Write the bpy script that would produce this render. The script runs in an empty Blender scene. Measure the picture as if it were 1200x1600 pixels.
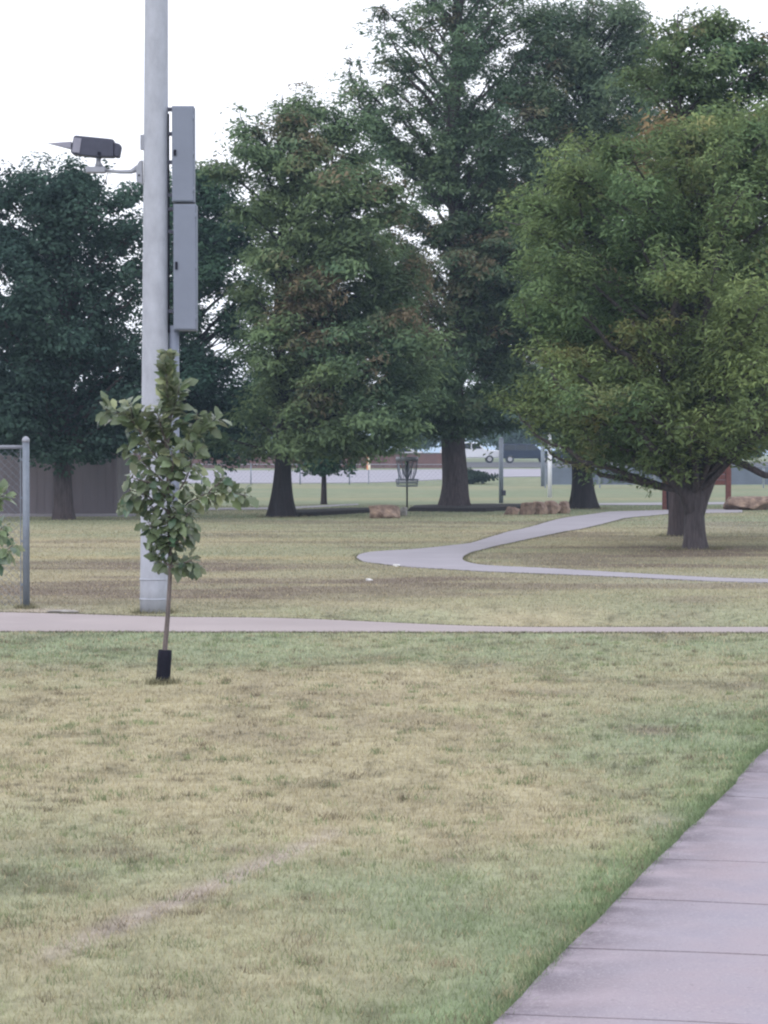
import bpy, math, random
import numpy as np
from mathutils import Vector, Matrix

# ------------------------------------------------------------------ camera, sky, sun, exposure
scene = bpy.context.scene
C = scene.collection
F, HZ, CAMZ = 4000.0, 710.0, 1.6            # focal length in photo pixels, horizon row, eye height
cam_d = bpy.data.cameras.new('camera')
cam = bpy.data.objects.new('camera', cam_d); C.objects.link(cam)
cam_d.sensor_fit = 'VERTICAL'; cam_d.sensor_height = 24.0; cam_d.sensor_width = 18.0
cam_d.lens = 24.0 * F / 1600.0
cam_d.clip_start = 0.1; cam_d.clip_end = 6000
cam.location = (0, 0, CAMZ)
cam.rotation_euler = (math.pi / 2 - math.atan(90.0 / F), 0, 0)
scene.camera = cam

SUN_EL, SUN_AZ = math.radians(38), math.radians(215)   # azimuth clockwise from +Y: behind and left of the camera
world = bpy.data.worlds.new('World'); scene.world = world; world.use_nodes = True
nt = world.node_tree; nt.nodes.clear()
sky = nt.nodes.new('ShaderNodeTexSky'); sky.sky_type = 'NISHITA'; sky.sun_disc = False
sky.sun_elevation = SUN_EL; sky.sun_rotation = SUN_AZ; sky.air_density = 1.2; sky.dust_density = 3.0
cloud = nt.nodes.new('ShaderNodeMix'); cloud.data_type = 'RGBA'
cloud.inputs[0].default_value = 0.88                   # the closed overcast deck over the clear sky
cloud.inputs[7].default_value = (13.0, 13.2, 14.3, 1)
bg = nt.nodes.new('ShaderNodeBackground'); bg.inputs[1].default_value = 0.1
wo = nt.nodes.new('ShaderNodeOutputWorld')
nt.links.new(sky.outputs[0], cloud.inputs[6]); nt.links.new(cloud.outputs[2], bg.inputs[0]); nt.links.new(bg.outputs[0], wo.inputs[0])

sun_d = bpy.data.lights.new('sun', 'SUN'); sun_d.energy = 0.7; sun_d.angle = math.radians(25); sun_d.color = (1.0, .95, .90)
sun = bpy.data.objects.new('sun', sun_d); C.objects.link(sun)
sdir = Vector((math.sin(SUN_AZ) * math.cos(SUN_EL), math.cos(SUN_AZ) * math.cos(SUN_EL), math.sin(SUN_EL)))
sun.rotation_euler = (-sdir).to_track_quat('-Z', 'Y').to_euler(); sun.location = (-20, -20, 40)

scene.view_settings.view_transform = 'Standard'; scene.view_settings.look = 'None'
scene.view_settings.gamma = 1.0; scene.view_settings.exposure = 0.35
scene.view_settings.use_curve_mapping = False
scene.cycles.max_bounces = 6; scene.cycles.volume_bounces = 0; scene.cycles.diffuse_bounces = 3; scene.cycles.transmission_bounces = 4
scene.cycles.transparent_max_bounces = 8
scene.cycles.filter_width = 2.2             # a soft zoomed-in phone picture
scene.render.filter_size = 2.2
rnd = random.Random(7)

# ------------------------------------------------------------------ materials
def material(name, col, rough=.8, var=.0, scale=5, bump=0, bscale=40, metal=0, stretch=(1, 1, 1), spec=.5, col2=None):
    m = bpy.data.materials.new(name); m.use_nodes = True
    t = m.node_tree; b = t.nodes['Principled BSDF']
    b.inputs['Base Color'].default_value = (*col, 1); b.inputs['Roughness'].default_value = rough
    b.inputs['Metallic'].default_value = metal; b.inputs['Specular IOR Level'].default_value = spec
    tc = t.nodes.new('ShaderNodeTexCoord'); mp = t.nodes.new('ShaderNodeMapping'); mp.inputs['Scale'].default_value = stretch
    t.links.new(tc.outputs['Object'], mp.inputs[0])
    if var or col2:
        n = t.nodes.new('ShaderNodeTexNoise'); n.inputs['Scale'].default_value = scale; n.inputs['Detail'].default_value = 6
        n.inputs['Roughness'].default_value = .65
        t.links.new(mp.outputs[0], n.inputs['Vector'])
        r = t.nodes.new('ShaderNodeValToRGB'); r.color_ramp.elements[0].position = .32; r.color_ramp.elements[1].position = .68
        a = [max(0, c * (1 - var)) for c in col]; d = col2 if col2 else [min(1, c * (1 + var)) for c in col]
        r.color_ramp.elements[0].color = (*a, 1); r.color_ramp.elements[1].color = (*d, 1)
        t.links.new(n.outputs['Fac'], r.inputs[0]); t.links.new(r.outputs[0], b.inputs['Base Color'])
    if bump:
        n2 = t.nodes.new('ShaderNodeTexNoise'); n2.inputs['Scale'].default_value = bscale; n2.inputs['Detail'].default_value = 5
        t.links.new(mp.outputs[0], n2.inputs['Vector'])
        bp = t.nodes.new('ShaderNodeBump'); bp.inputs['Strength'].default_value = bump; bp.inputs['Distance'].default_value = .02
        t.links.new(n2.outputs['Fac'], bp.inputs['Height']); t.links.new(bp.outputs[0], b.inputs['Normal'])
    return m

def leaf_material(name, trans=.35, gloss=0.0):
    m = bpy.data.materials.new(name); m.use_nodes = True; t = m.node_tree; t.nodes.clear()
    a = t.nodes.new('ShaderNodeAttribute'); a.attribute_name = 'Col'
    d = t.nodes.new('ShaderNodeBsdfDiffuse'); tr = t.nodes.new('ShaderNodeBsdfTranslucent'); mx = t.nodes.new('ShaderNodeMixShader')
    mx.inputs[0].default_value = trans; o = t.nodes.new('ShaderNodeOutputMaterial')
    t.links.new(a.outputs['Color'], d.inputs[0]); t.links.new(a.outputs['Color'], tr.inputs[0])
    t.links.new(d.outputs[0], mx.inputs[1]); t.links.new(tr.outputs[0], mx.inputs[2]); t.links.new(mx.outputs[0], o.inputs[0])
    return m

M_leaf = leaf_material('foliage'); M_blade = leaf_material('grass_blades', .3)
M_bark = material('bark', (.066, .052, .058), .95, .45, 4, .9, 14, stretch=(6, 6, .8))
M_barkdk = material('bark_dark', (.022, .018, .023), .95, .45, 4, .9, 14, stretch=(6, 6, .8))
M_barkgr = material('bark_grey', (.085, .072, .080), .95, .4, 4, .8, 14, stretch=(6, 6, .8))
M_twig = material('twig_bark', (.125, .105, .105), .9, .35, 30, .3, 60, stretch=(1, 1, .3))
M_conc = material('concrete', (.30,.285,.315), .92, .10, 1.7, .35, 160)
M_conc_far = material('concrete_far', (.285, .270, .305), .92, .09, .8)
M_conc_warm = material('concrete_warm', (.315, .272, .275), .92, .09, .8)
M_joint = material('joint_dirt', (.235, .212, .235), .95, .25, 9)
M_galv = material('galvanised_steel', (.28, .295, .35), .55, .10, 14, .05, 90, metal=.25)
M_pole = material('pole_galvanised', (.345, .365, .43), .65, .14, 7, .12, 60, metal=.0, stretch=(1, 1, .5))
M_cab = material('cabinet_paint', (.165, .19, .255), .55, .05, 3, metal=.0)
M_steel = material('fence_steel', (.17, .20, .25), .55, .12, 18, metal=.1)
M_dark = material('dark_plastic', (.011, .011, .020), .85, .2, 20, spec=.15)
M_camb = material('housing_paint', (.052, .056, .088), .5, .12, 14, spec=.3)
M_camf = material('housing_front', (.24, .24, .31), .45, .06, 10, spec=.3)
M_white = material('white_paint', (.62, .64, .70), .5, .05, 5)
M_stone = material('red_sandstone', (.125, .080, .070), .95, .35, 5, 1, 14, col2=(.33, .245, .195))
M_stonegr = material('pale_stone', (.30, .285, .28), .95, .25, 6, .6, 14)
M_mound = material('mound_black', (.013, .010, .012), 1, .5, 25, 1, 30)
M_shed = material('shed_sheet', (.150, .132, .150), .7, .12, 2, stretch=(1, 1, .25))
M_brick = material('brick_wall', (.135, .075, .075), .9, .25, 1.2)
M_roof = material('roof_shingle', (.12, .10, .105), .9, .25, 2)
M_glass = material('dark_glass', (.015, .018, .025), .12)
M_redwood = material('red_stained_wood', (.12, .045, .04), .85, .3, 4, stretch=(1, 1, 5))
M_blue = material('dark_blue_paint', (.014, .020, .045), .6, .1, 3, spec=.2)
M_rubber = material('tyre_rubber', (.02, .02, .022), .9)
M_rim = material('wheel_rim', (.4, .4, .43), .4, metal=.6)
M_orange = material('orange_sheet', (.75, .22, .06), .6)
M_cream = material('cream_sheet', (.85, .76, .62), .6)
M_screen = material('windscreen_cloth', (.12, .145, .19), .9, .12, 2)
M_lens = material('lamp_glass', (.7, .7, .72), .2)

# ------------------------------------------------------------------ numpy noise and terrain
def _h(ix, iy, s):
    v = (ix.astype(np.int64) * 374761393 + iy.astype(np.int64) * 668265263 + s * 974711) & 0x7fffffff
    v = ((v ^ (v >> 13)) * 1274126177) & 0x7fffffff
    return ((v ^ (v >> 16)) & 0xffff) / 65535.0
def vnoise(x, y, s=0):
    x = np.asarray(x, float); y = np.asarray(y, float)
    ix, iy = np.floor(x), np.floor(y); fx, fy = x - ix, y - iy
    fx = fx * fx * (3 - 2 * fx); fy = fy * fy * (3 - 2 * fy)
    a, b, c, d = _h(ix, iy, s), _h(ix + 1, iy, s), _h(ix, iy + 1, s), _h(ix + 1, iy + 1, s)
    return (a * (1 - fx) + b * fx) * (1 - fy) + (c * (1 - fx) + d * fx) * fy
def fbm(x, y, s=0, o=4):
    t = 0; a = .5; n = 0
    for k in range(o):
        t = t + a * vnoise(x * 2 ** k + 17.3 * k, y * 2 ** k - 9.1 * k, s + k); n += a; a *= .55
    return t / n
def sm(x, a, b):
    t = np.clip((x - a) / (b - a), 0, 1); return t * t * (3 - 2 * t)
def terrain(x, y):
    x = np.asarray(x, float); y = np.asarray(y, float)
    z = np.interp(y, [-3000, 128, 160, 230, 400, 3000], [0, 0, .60, .82, 1.15, 1.45])
    z = z - .112 * np.exp(-((y - 25.3) / 1.3) ** 2) * sm(x, -1.8, 1.6)
    z = z + .05 * (fbm(x / 6, y / 7, 3, 2) - .5) * sm(y, 4, 9) * (1 - sm(y, 21, 23)) 
    z = z + .05 * (fbm(x / 9, y / 5, 5, 2) - .5) * sm(y, 27, 30) * (1 - sm(y, 62, 70))
    z = z + .025 * (fbm(x / 1.1, y / 1.1, 11, 2) - .5) * (1 - sm(y, 21, 23)) * sm(y, 4, 7)
    return z
def tz(x, y): return float(terrain(np.array([x]), np.array([y]))[0])
def gd(px, row):                                   # where the ground seen at this photo point lies
    y = F * CAMZ / (row - HZ); x = (px - 600) * y / F
    return x, y
def X(px, d): return (px - 600) * d / F
def Z(row, d): return CAMZ - (row - HZ) * d / F

# ------------------------------------------------------------------ object helpers
def tag(o, label=None, cat=None, group=None, kind=None):
    if label: o['label'] = label
    if cat: o['category'] = cat
    if group: o['group'] = group
    if kind: o['kind'] = kind
    return o
def thing(name, loc, label, cat, group=None, rz=0):
    o = bpy.data.objects.new(name, None); o.empty_display_size = .2; C.objects.link(o)
    o.location = loc; o.rotation_euler = (0, 0, rz)
    return tag(o, label, cat, group)
def np_mesh(name, verts, faces_flat, nper, mat, parent=None, col=None, smooth=False):
    me = bpy.data.meshes.new(name); n = len(verts); nf = len(faces_flat) // nper
    me.vertices.add(n); me.vertices.foreach_set('co', np.ascontiguousarray(verts, dtype=np.float32).ravel())
    me.loops.add(nf * nper); me.loops.foreach_set('vertex_index', np.ascontiguousarray(faces_flat, dtype=np.int32))
    me.polygons.add(nf); me.polygons.foreach_set('loop_start', np.arange(0, nf * nper, nper, dtype=np.int32))
    me.polygons.foreach_set('loop_total', np.full(nf, nper, dtype=np.int32))
    if smooth: me.polygons.foreach_set('use_smooth', np.ones(nf, dtype=bool))
    me.update(calc_edges=True)
    if col is not None:
        a = me.color_attributes.new('Col', 'FLOAT_COLOR', 'POINT')
        c4 = np.ones((n, 4), dtype=np.float32); c4[:, :3] = col; a.data.foreach_set('color', c4.ravel())
    me.materials.append(mat)
    o = bpy.data.objects.new(name, me); C.objects.link(o); o.parent = parent
    return o
class MB:
    def __init__(s): s.v = []; s.f = []
    def add(s, v, f):
        n = len(s.v); s.v += [tuple(p) for p in v]; s.f += [tuple(i + n for i in q) for q in f]; return s
    def box(s, x0, x1, y0, y1, z0, z1, b=0):
        if b:
            b = min(b, (x1-x0)/2.01, (y1-y0)/2.01)
            ring = [(x0+b, y0), (x1-b, y0), (x1, y0+b), (x1, y1-b), (x1-b, y1), (x0+b, y1), (x0, y1-b), (x0, y0+b)]
            v = [(x, y, z) for z in (z0, z1) for x, y in ring]
            return s.add(v, [(i, (i+1) % 8, 8+(i+1) % 8, 8+i) for i in range(8)] + [tuple(range(7, -1, -1)), tuple(range(8, 16))])
        v = [(x, y, z) for z in (z0, z1) for x, y in ((x0, y0), (x1, y0), (x1, y1), (x0, y1))]
        return s.add(v, [(0, 1, 5, 4), (1, 2, 6, 5), (2, 3, 7, 6), (3, 0, 4, 7), (3, 2, 1, 0), (4, 5, 6, 7)])
    def tube(s, pts, rad, n=8, cap=True):
        pts = [Vector(p) for p in pts]
        if not hasattr(rad, '__len__'): rad = [rad] * len(pts)
        d0 = (pts[1] - pts[0]).normalized(); a = d0.orthogonal().normalized(); v = []
        for i, p in enumerate(pts):
            d = (pts[min(i+1, len(pts)-1)] - pts[max(i-1, 0)]).normalized()
            a = (a - d * a.dot(d)).normalized(); b = d.cross(a)
            for k in range(n):
                t = 2 * math.pi * k / n; v.append(p + (a * math.cos(t) + b * math.sin(t)) * rad[i])
        f = [(i*n+k, i*n+(k+1) % n, (i+1)*n+(k+1) % n, (i+1)*n+k) for i in range(len(pts)-1) for k in range(n)]
        if cap: f += [tuple(range(n-1, -1, -1)), tuple(range((len(pts)-1)*n, len(pts)*n))]
        return s.add(v, f)
    def prism(s, prof, y0, y1):                    # outline in x,z pushed through y
        n = len(prof); v = [(x, y0, z) for x, z in prof] + [(x, y1, z) for x, z in prof]
        return s.add(v, [(i, (i+1) % n, n+(i+1) % n, n+i) for i in range(n)] + [tuple(range(n-1, -1, -1)), tuple(range(n, 2*n))])
    def build(s, name, mat, parent=None, smooth=False, bevel=0):
        me = bpy.data.meshes.new(name); me.from_pydata([tuple(p) for p in s.v], [], s.f); me.update()
        me.materials.append(mat); o = bpy.data.objects.new(name, me); C.objects.link(o); o.parent = parent
        if smooth: me.shade_smooth()
        if bevel:
            m = o.modifiers.new('bevel', 'BEVEL'); m.width = bevel; m.segments = 2; m.limit_method = 'ANGLE'
        return o

# ------------------------------------------------------------------ turf colour
TAN, GRN, BRN, PINK = (np.array(c) for c in ((.438, .398, .272), (.290, .335, .218), (.245, .205, .165), (.46, .40, .355)))
SWX = lambda y: .342 + (y - 7.19) * .2635          # left edge of the near sidewalk
def ell(x, y, px, row, rpx, rrow):                 # soft ellipse laid on the ground
    cx, cy = gd(px, row); rx = rpx * cy / F; ry = abs(gd(px, row - rrow)[1] - gd(px, row + rrow)[1]) / 2
    return np.exp(-(((x - cx) / rx) ** 2 + ((y - cy) / ry) ** 2))
def turf(x, y):
    n1 = fbm(x / 1.6, y / 3.2, 21, 4); n2 = fbm(x / .45, y / .9, 31, 3); n3 = fbm(x / 4.5, y / 5.0, 41, 2)
    g = .46 + 1.15 * (n1 - .5) + .5 * (n2 - .5) + 1.0 * (n3 - .5)
    g = g + .34 * sm(y, 19.3, 20.4) * (1 - sm(y, 23, 23.5)) * (1 - .55 * sm(x, -1, 3))
    g = g - .42 * sm(y, 11.0, 12.2) * (1 - sm(y, 18.6, 19.8)) * (1 - sm(x, -.2, 2.2))
    g = g + .18 * (1 - sm(y, 9.4, 10.8)) + .25 * sm(y, 9, 14) * (1 - sm(y, 14, 20)) * sm(x, .4, 1.4)
    ed = SWX(y) - x
    g = g + .9 * np.exp(-(ed / .22) ** 2) * (y < 23) * (fbm(x / .5, y / .8, 77, 2) > .38)
    for e in ((60, 1345, 110, 55, .35), (470, 1400, 160, 60, .35), (700, 1440, 150, 70, .75), (640, 1370, 200, 30, .25), (820, 1180, 130, 30, .35), (1060, 1145, 130, 30, .35),
              (880, 1330, 130, 50, .3), (840, 1290, 150, 30, -.5), (600, 1240, 160, 40, -.4), (250, 1170, 260, 50, -.4), (60, 1500, 90, 60, -.3)):
        g = g + e[4] * ell(x, y, *e[:4])
    far = sm(y, 26, 28)
    g = g * (1 - far) + far * (.28 + .9 * (n3 - .5) + .7 * (fbm(x / 3, y / 1.8, 51, 3) - .5) + .40 * sm(y, 50, 62) + .25 * sm(y, 68, 76))
    g = np.clip(g, 0, 1)[:, None]
    c = TAN * (1 - g) + GRN * g
    # bare and brown places
    b = .30 * np.clip((fbm(x / .8, y / 1.6, 61, 4) - .60) * 6, 0, 1) * (1 - far)
    b = b + far * np.clip((fbm(x / 3, y / 1.3, 66, 4) - .50) * 4.5, 0, .60) * (1 - sm(y, 60, 70))
    for e in ((1020, 1142, 55, 9, .8), (850, 1083, 60, 6, .6), (770, 1040, 40, 8, .4), (700, 1345, 40, 8, .5), (1150, 1070, 70, 7, .4), (730, 1138, 30, 5, .5),
              (370, 1330, 60, 6, .6), (170, 1335, 60, 10, .5), (60, 930, 260, 26, .42), (330, 925, 200, 20, .35), (150, 886, 240, 7, .6), (450, 886, 260, 5, .6),
              (700, 905, 250, 12, .45), (1060, 862, 120, 9, .8), (1080, 938, 60, 5, .6), (1000, 880, 200, 12, .35), (170, 1460, 40, 8, .5)):
        b = b + e[4] * ell(x, y, *e[:4])
    b = np.clip(b, 0, 1)[:, None]; c = c * (1 - b) + BRN * b
    # worn trail
    ax, ay = gd(90, 1490); bx, by = gd(520, 1305); dx, dy = bx - ax, by - ay
    t = np.clip(((x - ax) * dx + (y - ay) * dy) / (dx * dx + dy * dy), 0, 1)
    dd = np.hypot((x - ax - t * dx), (y - ay - t * dy) * .35) + .05 * (n2 - .5)
    p = np.exp(-(dd / .06) ** 2) * (.75 + .5 * (n1 - .3)) * (.35 + .65 * np.sin(np.pi * np.clip(t, .02, .98)) ** .5)
    for e in ((1045, 1290, 45, 18, .55), (60, 955, 60, 5, .7), (1080, 905, 160, 8, .35), (1120, 820, 80, 12, .3)):
        p = p + e[4] * ell(x, y, *e[:4])
    p = np.clip(p * 1.15, 0, 1)[:, None]; c = c * (1 - p) + PINK * p
    # pale mown lines far out
    q = (.8 * np.exp(-((y - 39.6) / .7) ** 2) * (x < 0) + .4 * np.exp(-((y - 48) / 1.2) ** 2) + .5 * np.exp(-((y - 92) / 3) ** 2) + .5 * np.exp(-((y - 124) / 4) ** 2)) * (.3 + n3)
    q = np.clip(q, 0, .8)[:, None]; c = c * (1 - q) + np.array((.46, .40, .25)) * q
    fl = fbm(x / .13, y / .22, 81, 3); fl2 = np.clip((fbm(x / .30, y / .5, 83, 4) - .60) * 7, 0, 1)
    en = (np.exp(-(np.maximum(ed, 0) / .30) ** 2) * (y < 23) * np.clip(.2 + 1.5 * (fbm(x / .35, y / .6, 78, 3) - .3), 0, 1))[:, None]
    c = c * (1 - en) + np.array((.185, .265, .130)) * en
    fk = np.clip((fbm(x / .07, y / .11, 85, 3) - .64) * 9, 0, 1) * np.clip((n1 - .38) * 5, 0, 1)
    c = c * (1 - .45 * fk * (1 - far))[:, None]
    c = c * (1 - .10 * far - .14 * sm(y, 64, 74))[:, None]
    return c * ((.80 + .22 * n2 + .22 * fl) * (1 - .26 * fl2 * (1 - far * .6)))[:, None]

# ------------------------------------------------------------------ ground sheet
def build_ground():
    ys = np.concatenate([np.linspace(-60, 5, 14), np.geomspace(5.4, 26.5, 260), np.geomspace(26.7, 140, 320), np.geomspace(142, 420, 60), np.geomspace(450, 4000, 14)])
    us = np.concatenate([np.linspace(-8, -.9, 10), np.linspace(-.7, -.2, 14), np.linspace(-.18, .18, 190), np.linspace(.2, .7, 14), np.linspace(.9, 8, 10)])
    Y, U = np.meshgrid(ys, us, indexing='ij'); Xc = U * np.maximum(Y, 6.0)
    x, y = Xc.ravel(), Y.ravel(); z = terrain(x, y)
    nx, ny = len(us), len(ys); i = np.arange(ny - 1)[:, None] * nx + np.arange(nx - 1)[None, :]
    f = np.stack([i, i + 1, i + nx + 1, i + nx], -1).reshape(-1)
    m = bpy.data.materials.new('lawn'); m.use_nodes = True; t = m.node_tree; b = t.nodes['Principled BSDF']
    b.inputs['Roughness'].default_value = 1; b.inputs['Specular IOR Level'].default_value = .1
    a = t.nodes.new('ShaderNodeAttribute'); a.attribute_name = 'Col'
    g = t.nodes.new('ShaderNodeNewGeometry'); n = t.nodes.new('ShaderNodeTexNoise'); n.inputs['Scale'].default_value = 9; n.inputs['Detail'].default_value = 8
    n.inputs['Roughness'].default_value = .7
    mr = t.nodes.new('ShaderNodeMapRange'); mr.inputs[1].default_value = .3; mr.inputs[2].default_value = .7; mr.inputs[3].default_value = .62; mr.inputs[4].default_value = 1.12
    vm = t.nodes.new('ShaderNodeVectorMath'); vm.operation = 'SCALE'
    t.links.new(g.outputs['Position'], n.inputs['Vector']); t.links.new(n.outputs['Fac'], mr.inputs[0])
    t.links.new(a.outputs['Color'], vm.inputs[0]); t.links.new(mr.outputs[0], vm.inputs['Scale']); t.links.new(vm.outputs[0], b.inputs['Base Color'])
    bp = t.nodes.new('ShaderNodeBump'); bp.inputs['Strength'].default_value = .6; bp.inputs['Distance'].default_value = .03
    t.links.new(n.outputs['Fac'], bp.inputs['Height']); t.links.new(bp.outputs[0], b.inputs['Normal'])
    tag(np_mesh('ground', np.stack([x, y, z], 1), f, 4, m, None, turf(x, y) * .92, True), kind='structure')
build_ground()

def build_haze():
    m = bpy.data.materials.new('haze_air'); m.use_nodes = True; t = m.node_tree; t.nodes.clear()
    v = t.nodes.new('ShaderNodeVolumePrincipled'); v.inputs['Color'].default_value = (.58, .78, 1.0, 1); v.inputs['Density'].default_value = .00055; v.inputs['Anisotropy'].default_value = 0
    o = t.nodes.new('ShaderNodeOutputMaterial'); t.links.new(v.outputs[0], o.inputs['Volume'])
    b = MB().box(-4200, 4200, -70, 4100, -1.2, 24).build('haze', m); b['kind'] = 'stuff'
build_haze()
# ------------------------------------------------------------------ paved ways
def strip(name, A, B, mat, lift=.012, n=90, thick=.10):     # A, B: two edge polylines on the ground
    def res(P):
        P = np.array(P, float); d = np.concatenate([[0], np.cumsum(np.hypot(*np.diff(P, axis=0).T))]); t = np.linspace(0, d[-1], n)
        Q = np.stack([np.interp(t, d, P[:, 0]), np.interp(t, d, P[:, 1])], 1)
        for _ in range(4): Q[1:-1] = (Q[:-2] + 2 * Q[1:-1] + Q[2:]) / 4
        return Q
    a, b = res(A), res(B); v = []; f = []; K = 7
    for i in range(n):
        v.append((*a[i], tz(*a[i]) - thick))
        for k in range(K):
            p = a[i] + (b[i] - a[i]) * k / (K - 1); v.append((*p, tz(*p) + lift))
        v.append((*b[i], tz(*b[i]) - thick))
    W = K + 2
    for i in range(n - 1):
        for k in range(W - 1): f.append((i*W+k, i*W+k+1, (i+1)*W+k+1, (i+1)*W+k))
    me = bpy.data.meshes.new(name); me.from_pydata(v, [], f); me.update(); me.materials.append(mat)
    o = bpy.data.objects.new(name, me); C.objects.link(o); tag(o, kind='structure')
    return a, b
G = lambda L: [gd(*p) for p in L]
edges = []
A = [(-9, 25.9)] + [gd(*p) for p in ((0, 958), (120, 961), (300, 967))] + [(-.9, 25.1), (.5, 25.15), (1.5, 25.2), (3.5, 25.2), (12, 25.3)]
B = [(-9, 23.0)] + [gd(*p) for p in ((0, 988), (120, 988.5), (300, 989))] + [(-.9, 22.95), (.5, 22.95), (1.5, 22.95), (3.5, 22.9), (12, 22.9)]
edges += strip('crossing_path', A, B, M_conc_warm, .012, 100)
outer = [(1160, 796), (1050, 797), (950, 800), (870, 812), (800, 830), (735, 849), (640, 859), (585, 861), (560, 866), (556, 871), (568, 879), (640, 888), (750, 895), (900, 901), (1060, 908), (1130, 911)]
inner = [(1160, 801), (1050, 803), (975, 811), (905, 827), (840, 840), (775, 853), (735, 863), (724, 869), (722, 873), (726, 878), (755, 885), (850, 890), (950, 896), (1060, 902), (1130, 906)]
edges += strip('winding_path', G(outer) + [(9, 30.0)], G(inner) + [(9, 31.6)], M_conc_far, .014, 160)
edges += strip('far_footpath', [X(-60, 71) and (X(-60, 70), 70)] + G([(180, 799), (300, 797.5), (440, 796), (560, 789)]), [(X(-60, 74), 74)] + G([(180, 795.5), (300, 794.5), (440, 793.2), (560, 787.5)]), M_conc_far, .014, 60)
edges += strip('park_loop_path', G([(925, 789), (1000, 789.5), (1130, 788), (1300, 790)]), G([(925, 787), (1000, 786), (1130, 785), (1300, 786)]), M_conc_far, .014, 40)
strip('street', [(-60, 133), (X(600, 133), 133), (X(690, 140), 140), (X(780, 146), 146), (60, 148)], [(-60, 158), (0, 159), (X(690, 164), 164), (X(780, 168), 168), (60, 170)], material('street_concrete', (.27, .26, .31), .9, .06, .3), .03, 60)
strip('parking_lot', [(-80, 180), (0, 180), (80, 180)], [(-80, 246), (0, 246), (80, 246)], material('parking_asphalt', (.05, .05, .06), .9, .1, .3), .03, 40)

# near sidewalk: a bed with its slabs
SL, SWW, TH = .955, 1.83, math.atan(.2635)
ux, uy = math.sin(TH), math.cos(TH)
m = MB()
def swp(s, w): return (.342 + ux * s + uy * w, 7.19 + uy * s - ux * w)
for k in range(-12, 20):
    q = [swp(k*SL, .02), swp(k*SL, SWW - .02), swp((k+1)*SL, SWW - .02), swp((k+1)*SL, .02)]
    m.add([(x, y, tz(x, y) + .002) for x, y in q], [(0, 1, 2, 3)])
bed = tag(m.build('sidewalk', M_joint), kind='structure')
def slab_material():
    m = bpy.data.materials.new('sidewalk_slab'); m.use_nodes = True; t = m.node_tree; b = t.nodes['Principled BSDF']
    b.inputs['Roughness'].default_value = .93; b.inputs['Specular IOR Level'].default_value = .2
    tc = t.nodes.new('ShaderNodeNewGeometry')
    def noise(sc, det, src=tc.outputs['Position']):
        n = t.nodes.new('ShaderNodeTexNoise'); n.inputs['Scale'].default_value = sc; n.inputs['Detail'].default_value = det; n.inputs['Roughness'].default_value = .6
        t.links.new(src, n.inputs['Vector']); return n
    def mix(a, b_, f):
        x = t.nodes.new('ShaderNodeMix'); x.data_type = 'RGBA'; t.links.new(f, x.inputs[0])
        for s, i in ((a, 6), (b_, 7)):
            if isinstance(s, tuple): x.inputs[i].default_value = (*s, 1)
            else: t.links.new(s, x.inputs[i])
        return x.outputs[2]
    def rng(o, a, b_, c=0, d=1):
        r = t.nodes.new('ShaderNodeMapRange'); t.links.new(o, r.inputs[0])
        for i, v in enumerate((a, b_, c, d)): r.inputs[i+1].default_value = v
        return r.outputs[0]
    c = mix((.305, .280, .325), (.330, .278, .308), rng(noise(.9, 3).outputs['Fac'], .4, .62))
    c = mix(c, (.265, .25, .305), rng(noise(2.2, 5).outputs['Fac'], .5, .72, 0, .6))
    # soil washed along the grass edge: an attribute that grows towards that edge
    a = t.nodes.new('ShaderNodeAttribute'); a.attribute_name = 'edge'
    mu = t.nodes.new('ShaderNodeMath'); mu.operation = 'MULTIPLY'
    t.links.new(a.outputs['Fac'], mu.inputs[0]); t.links.new(rng(noise(3.5, 6).outputs['Fac'], .36, .58, .2, 1), mu.inputs[1])
    c = mix(c, (.11, .095, .115), mu.outputs[0])
    c = mix(c, (.42, .40, .42), rng(noise(110, 2).outputs['Fac'], .55, .7, 0, .5))
    c = mix(c, (.17, .15, .17), rng(noise(60, 3).outputs['Fac'], .60, .72, 0, .45))
    t.links.new(c, b.inputs['Base Color'])
    bp = t.nodes.new('ShaderNodeBump'); bp.inputs['Strength'].default_value = .3; bp.inputs['Distance'].default_value = .006
    t.links.new(noise(90, 4).outputs['Fac'], bp.inputs['Height']); t.links.new(bp.outputs[0], b.inputs['Normal'])
    return m
M_slab = slab_material()
for k in range(-10, 18):
    v = []; ed = []; f = []; nw, nl = 13, 5; g = .006; tilt = rnd.uniform(-.0004, .0004); base = .020
    for i in range(nl):
        for j in range(nw):
            w = -0.0 + SWW * (j / (nw - 1)) ** 1.4; s = k*SL + g + (SL - 2*g) * i / (nl - 1)
            wob = .022 * (vnoise(np.array([s * 4.0]), np.array([3.0]), 9)[0] - .5) if j == 0 else 0
            x, y = swp(s, w + wob); v.append((x, y, tz(x, y) + base + tilt * i)); ed.append(math.exp(-w / .16))
    for i in range(nl-1):
        for j in range(nw-1): a0 = i*nw+j; f.append((a0, a0+1, a0+nw+1, a0+nw))
    # skirt
    ring = list(range(nw)) + [i*nw+nw-1 for i in range(1, nl)] + [(nl-1)*nw+j for j in range(nw-2, -1, -1)] + [i*nw for i in range(nl-2, 0, -1)]
    n0 = len(v)
    for r in ring: x, y, z = v[r]; v.append((x, y, z - .06)); ed.append(1.0)
    for i in range(len(ring)): j = (i+1) % len(ring); f.append((ring[i], n0+i, n0+j, ring[j]))
    me = bpy.data.meshes.new('slab'); me.from_pydata(v, [], f); me.update(); me.materials.append(M_slab)
    at = me.attributes.new('edge', 'FLOAT', 'POINT'); at.data.foreach_set('value', ed)
    o = bpy.data.objects.new('slab', me); C.objects.link(o); o.parent = bed

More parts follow.
